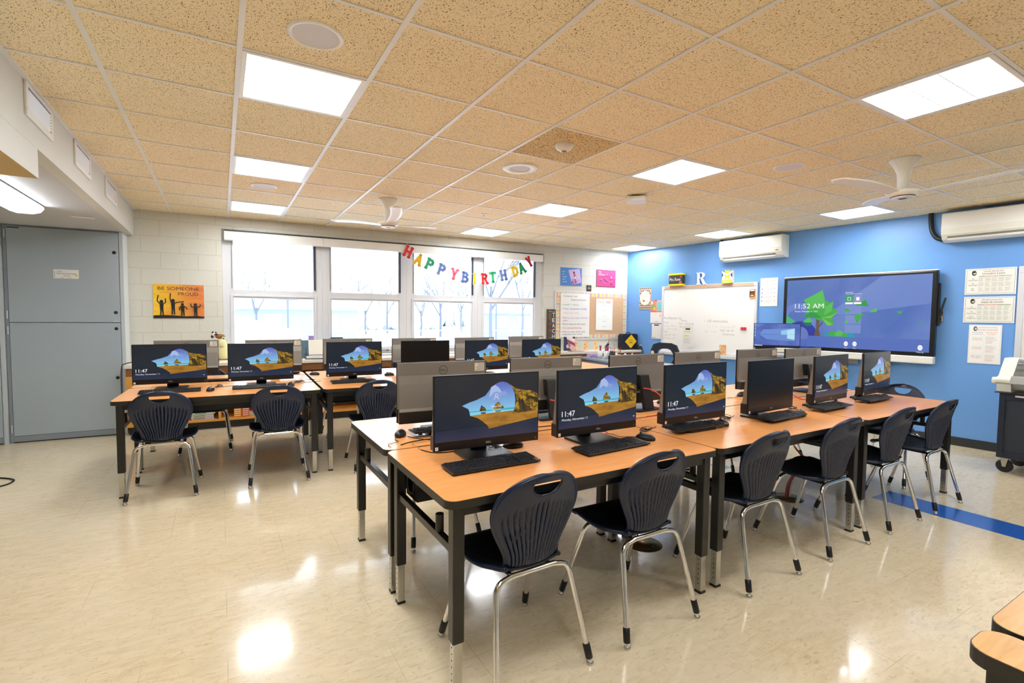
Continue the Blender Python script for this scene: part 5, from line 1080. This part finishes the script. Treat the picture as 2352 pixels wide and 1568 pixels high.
cable('black insulated pipe behind the left end of the far air conditioner',[onB(2.00,.05,2.71),onB(1.99,.05,2.60),onB(2.0,.05,2.47),onB(2.04,.06,2.40),onB(2.09,.06,2.375)],.02,'black_cable','coolant_pipe','pipe')

# ================================================================ TEACHER AREA
def desk(lb,loc,rz,w,d,h=.755):
    t=thing('steel_desk',lb,'desk',loc,rz,'grey steel desks')
    MB().prism(rrect(0,w,0,d,.02),h-.03,h,'desk_top_grey').build('desktop',t,bevel=.004); MB().box(.03,w-.03,.03,.05,.28,h-.03,'grey_desk').build('modesty_panel',t)
    for x in (.02,w-.42):
        p=MB().box(x,x+.40,.05,d-.05,.12,h-.03,'grey_desk').build('pedestal',t,bevel=.004)
        for k in range(3): MB().box(x+.01,x+.39,d-.05,d-.035,.14+.19*k,.32+.19*k,'cabinet_grey').build('drawer',p,bevel=.003)
    for x,y in ((.05,.06),(w-.05,.06),(.05,d-.06),(w-.05,d-.06)): MB().box(x-.02,x+.02,y-.02,y+.02,0,.12,'grey_desk').build('leg',t)
    return t
desk('grey steel teacher desk covered with supply cups, near the corner counter',(5.38,6.80,0),R(-98),1.05,.66); desk('grey steel teacher desk with loose papers, behind the third near-row monitor',(5.30,5.62,0),R(-92),1.15,.60)
DZ=.756
def cup(lb,x,y,c_,items,r=.046,h=.13):
    t=thing('supply_cup',lb,'cup',(x,y,DZ),0,'supply cups on the steel desk'); MB().lathe([(.0001,0),(r*.85,0),(r,h),(r-.003,h),(r*.82,.004),(.0001,.004)],c_,n=20).build('cup_body',t)
    rr=random.Random(int(x*1000))
    for k in range(items):
        a=rr.uniform(0,6.28); q=rr.uniform(.2,.7)*r; l=rr.uniform(.17,.23); cx,cy=q*math.cos(a),q*math.sin(a)
        mm=I(rr.choice(['#e23c8c','#e8432c','#f0c82c','#2c2c30','#3c6cc8','#f08ab0','#8a5ab0','#ffffff']))
        MB().tube([(cx*.6,cy*.6,.006),(cx*1.5,cy*1.5,l)],.0045,mm,6).build('pen',t)
cup('white supply cup with pink pens on the steel desk',5.50,6.42,'paper',6); cup('white patterned supply cup with red pens, second on the desk',5.53,6.30,'paper',6); cup('black supply cup crammed with scissors and markers',5.56,6.18,'black_plastic',9); cup('small clear cup at the desk corner by the monitor',5.66,6.14,'window_alu',4,.03,.08)
t=thing('long_pencil_holder','tall cup with an orange ruler sticking up high on the steel desk','cup',(5.66,6.42,DZ)); MB().lathe([(.0001,0),(.03,0),(.034,.12),(.03,.12),(.0001,.004)],I('#6a5ab0'),n=18).build('cup_body',t); MB().tube([(0,0,.02),(.03,.0,.33)],.006,I('#b8603c'),6).build('ruler',t); MB().tube([(0,0,.1),(-.02,.01,.2),(.02,.0,.24)],.022,I('#3a3424'),8).build('brush',t)
t=thing('tissue_box','purple patterned box on the left end of the steel desk','box',(5.50,6.60,DZ),R(-8)); MB().box(-.10,.10,-.05,.05,0,.07,I('#c0a8d8')).build('box_body',t,bevel=.003); mb=MB(); decals(mb,[('rs',[(-.09+.035*k,.01+.012*(k%3),-.065+.035*k,.022+.012*(k%3)) for k in range(5)],I('#7a5aa0')),('rs',[(-.08+.035*k,.045,-.06+.035*k,.055) for k in range(5)],I('#f3eef8'))],-.05,.0005); mb.build('pattern',t)
for k,(x,y,c_) in enumerate(((5.80,6.36,'#f4f2f0'),(5.84,6.18,'#f7f4f4'),(5.90,6.08,'#efeef4'))):
    t=thing('glue_bottle',('white glue bottle behind the cups','white bottle with a red heart label','white bottle at the far end of the desk')[k],'bottle',(x,y,DZ),0,'white bottles on the steel desk'); MB().lathe([(.0001,0),(.026,0),(.028,.05),(.022,.075),(.009,.085),(.009,.09)],I(c_),n=16).build('bottle_body',t); MB().lathe([(.010,.09),(.006,.115),(.0001,.118)],I('#e8643c' if k!=1 else '#d83c5c'),n=12).build('nozzle',t)
t=thing('paper_stack','fanned white papers on the steel desk right of the grey monitor','papers',(5.46,5.12,DZ),R(-85))
for q in range(5): MB().prism([(-.14+.01*q,-.1),(.14-.02*q,-.11+.01*q),(.16,.10),(-.13,.12-.01*q)],.004*q,.004*q+.003,('paper','paper_cream')[q==4]).build('sheet',t)
# office chair
t=thing('office_chair','black office chair with an open oval back, behind the steel desk','chair',(6.42,5.85,0),R(118))
bm_=mat('chair_vinyl','#1d2430',.5,bump=.2,bscale=80).name
rows_o=[]; outer=[(-.22,.60),(-.25,.75),(-.23,.90),(-.19,.99),(-.10,1.025),(.10,1.03),(.19,1.0),(.23,.90),(.245,.75),(.21,.60)]; inner=[(-.10,.66),(-.15,.76),(-.14,.85),(-.10,.91),(-.05,.93),(.03,.93),(.10,.91),(.13,.85),(.13,.76),(.10,.66)]
mb=MB()
for a in range(len(outer)-1): mb.prism([outer[a],outer[a+1],inner[a+1],inner[a]],-.03,.03,bm_,axis='y')
mb.prism([outer[0],inner[0],inner[-1],outer[-1]],-.03,.03,bm_,axis='y'); mb.build('backrest',t,bevel=.015,seg=3)
MB().prism(rrect(-.25,.25,.02,.50,.08),.44,.52,bm_).build('seat',t,bevel=.025,seg=3); MB().box(-.05,.05,-.05,.02,.42,.64,'black_metal').build('back_post',t,bevel=.01); MB().cyl(0,.26,.10,.44,.03,'chrome',16).build('gas_column',t)
for k in range(5):
    a=R(72*k); MB().tube([(0,.26,.11),(.28*math.cos(a),.26+.28*math.sin(a),.07)],[.03,.018],'black_plastic',8).build('base_arm',t); MB().ball((.28*math.cos(a),.26+.28*math.sin(a),.03),.029,'black_plastic',12,8).build('caster',t)
for s in (-1,1): 
    mb=MB(); mb.tube(fillet([(s*.25,.12,.46),(s*.31,.12,.50),(s*.31,.12,.68),(s*.31,.36,.70)],.05,5),.014,'black_metal',8); mb.build('armrest',t)
for x,z,lb,c_ in ((.2,.86,'x','#efe6b8'),(.17,.68,'y','#7fa8d8')):
    mb=MB(); decals(mb,[('e',x,z,.028,.032,I('#e8e6da')),('e',x,z,.018,.022,I(c_))],.031,.0006,1); decals(mb,[('e',x*-1,z,.028,.032,I('#e8e6da')),('e',x*-1,z,.018,.022,I(c_))],-.031,.0006,-1); mb.build('sticker_badge',t)
# podium with teacher monitor
px,py=6.42,3.88; pa=R(-60)
t=thing('computer_podium','grey podium stacked with white papers, under the desktop monitor','podium',(px,py,0),pa)
MB().box(-.30,.30,-.22,.24,.04,.95,'grey_desk').build('podium_body',t,bevel=.006); MB().box(-.33,.33,-.25,.27,.95,.98,'desk_top_grey').build('podium_top',t,bevel=.004); MB().box(-.28,.28,-.20,.22,0,.04,'black_edge').build('plinth',t)
t=dup(mon['off'],None,'monitor with blue desktop and light beams picture, in front of the touch screen'); tag(t,None,None,'podium monitor',None,(px+.03,py+.06,.981),pa)
for c_ in list(t.children):
    if c_.name.startswith('screen'): bpy.data.objects.remove(c_)
els=[('r',-SW,SZ0,SW,SZ1,glow_tex('desktop_blue','#2f55a8','#7f8fd8',3.2,.25,.75)),('p',[(-.16,.31),(.20,.335),(.20,.255),(-.2,.25)],glow('#7396dc')),('p',[(.05,.30),(.205,.33),(.205,.20),(.05,.205)],glow('#9ad0f0')),('p',[(-.12,.185),(.205,.165),(.205,.25),(-.2,.245)],glow('#6f94da')),('p',[(.12,.305),(.205,.325),(.205,.256),(.12,.256)],glow('#bce8fa')),('p',[(.12,.25),(.205,.25),(.205,.185),(.12,.2)],glow('#bce8fa')),('r',-SW,SZ0,SW,SZ0+.014,glow('#1c2748')),('r',-SW+.005,SZ0+.003,-SW+.10,SZ0+.012,glow('#e8ecf4'))]
els+=[('r',-SW+.007,SZ1-.022-.024*k,-SW+.017,SZ1-.010-.024*k,glow('#8fd8c8' if k%2 else '#e8f0f8')) for k in range(7)]
mb=MB(); decals(mb,els,0,.0003); mb.build('screen',t)
t=thing('paper_stack','stack of white papers and boxes below the desktop monitor','papers',(px-.10,py-.17,.981),pa)
for q,(w_,h_,c_) in enumerate(((.13,.025,'paper'),(.128,.012,'grey_desk'),(.12,.02,'paper'),(.125,.03,'paper_cream'))): MB().box(-w_,w_,-.045,.045,sum((.025,.012,.02,.03)[:q])+.0004*q,sum((.025,.012,.02,.03)[:q+1]),c_).build('bundle',t)

# ================================================================ LAMINATOR AND CART
t=thing('rolling_cart','black panelled rolling cart under the laminator, at the right edge','cart',(6.40,1.69,0),R(-90))
# local x runs toward the camera side, local y away from the room
MB().box(0,.045,0,.52,.145,.765,mat('cart_navy','#222838',.45).name).box(.045,.95,.0,.52,.145,.20,'cart_navy').box(.045,.95,0,.52,.70,.765,'cart_navy').box(.90,.95,0,.52,.145,.765,'cart_navy').box(.0,.95,.48,.52,.145,.765,'cart_navy').build('cart_frame',t,bevel=.003)
MB().box(.045,.90,.012,.03,.20,.70,mat('cart_mesh','#26303c',.6,bump=.6,bscale=400).name).build('mesh_panel',t); MB().box(-.03,.98,-.03,.55,.765,.772,'black_edge').build('cart_top',t)
MB().box(.11,.22,-.001,.0,.735,.752,'sticker').build('name_plate',t)
for x,y in ((.05,.06),(.88,.06),(.05,.46),(.88,.46)):
    c_=MB().lathe([(.0001,-.014),(.045,-.014),(.062,-.010),(.062,.010),(.045,.014),(.0001,.014)],'black_plastic',x,y,.062,24,'y').build('caster',t)
    MB().prism([(x-.03,.145),(x+.03,.145),(x+.012,.055),(x-.012,.055)],y-.024,y-.017,'steel',axis='y').prism([(x-.03,.145),(x+.03,.145),(x+.012,.055),(x-.012,.055)],y+.017,y+.024,'steel',axis='y').box(x-.04,x+.04,y-.045,y+.045,.138,.145,'steel').build('caster_fork',c_)
t=thing('laminator','cream roll laminator with red film roll on the rolling cart','laminator',(6.44,1.72,.772),R(-90))
mb=MB(); prof=[(-.01,0),(.40,0),(.44,.24),(.36,.315),(.16,.315),(.02,.15),(-.03,.14),(-.05,.12),(-.05,.09),(-.02,.08),(-.01,.02)]
for x0,x1 in ((0,.10),(.80,.90)): MB().prism(prof,x0,x1,'cream_plastic',axis='x').build('side_housing',t,bevel=.008,seg=3)
MB().box(.10,.80,.20,.40,.0,.30,'cream_plastic').build('rear_housing',t); 
MB().lathe([(.0001,-.02),(.03,-.02),(.032,0),(.032,.03),(.0001,.03)],'cream_plastic',-.012,-.01,.105,18,'x').build('side_knob',t)
MB().prism([(-.06,.085),(-.02,.155),(.03,.155),(.03,.085)],.10,.80,mat('feed_grey','#a6a6a4',.35).name,axis='x').build('feed_table',t,bevel=.006)
MB().lathe([(.0001,0),(.028,0),(.028,.7),(.0001,.7)],'white_plastic',.10,.06,.045,20,'x').build('pull_roller',t); MB().lathe([(.0001,0),(.035,0),(.035,.5),(.0001,.5)],mat('red_roll','#c03a2c',.3).name,.20,.12,.205,20,'x').build('film_roll',t); MB().lathe([(.0001,0),(.014,0),(.014,.7),(.0001,.7)],'steel',.10,.12,.205,16,'x').lathe([(.0001,0),(.02,0),(.02,.7),(.0001,.7)],'steel',.10,.14,.265,16,'x').build('roller_axle',t)
tw=mat('tinted_window','#8a8a88',.08,spec=.6); tw.node_tree.nodes['Principled BSDF'].inputs['Alpha'].default_value=.35
MB().prism([(.03,.16),(.16,.31),(.163,.308),(.034,.158)],.10,.80,'tinted_window',axis='x').build('safety_window',t)
# shelter the loose keyboards from sharing a label with their source
for o in bpy.data.objects:
    if o.get('label') in ('x','y'): o['label']='unused'
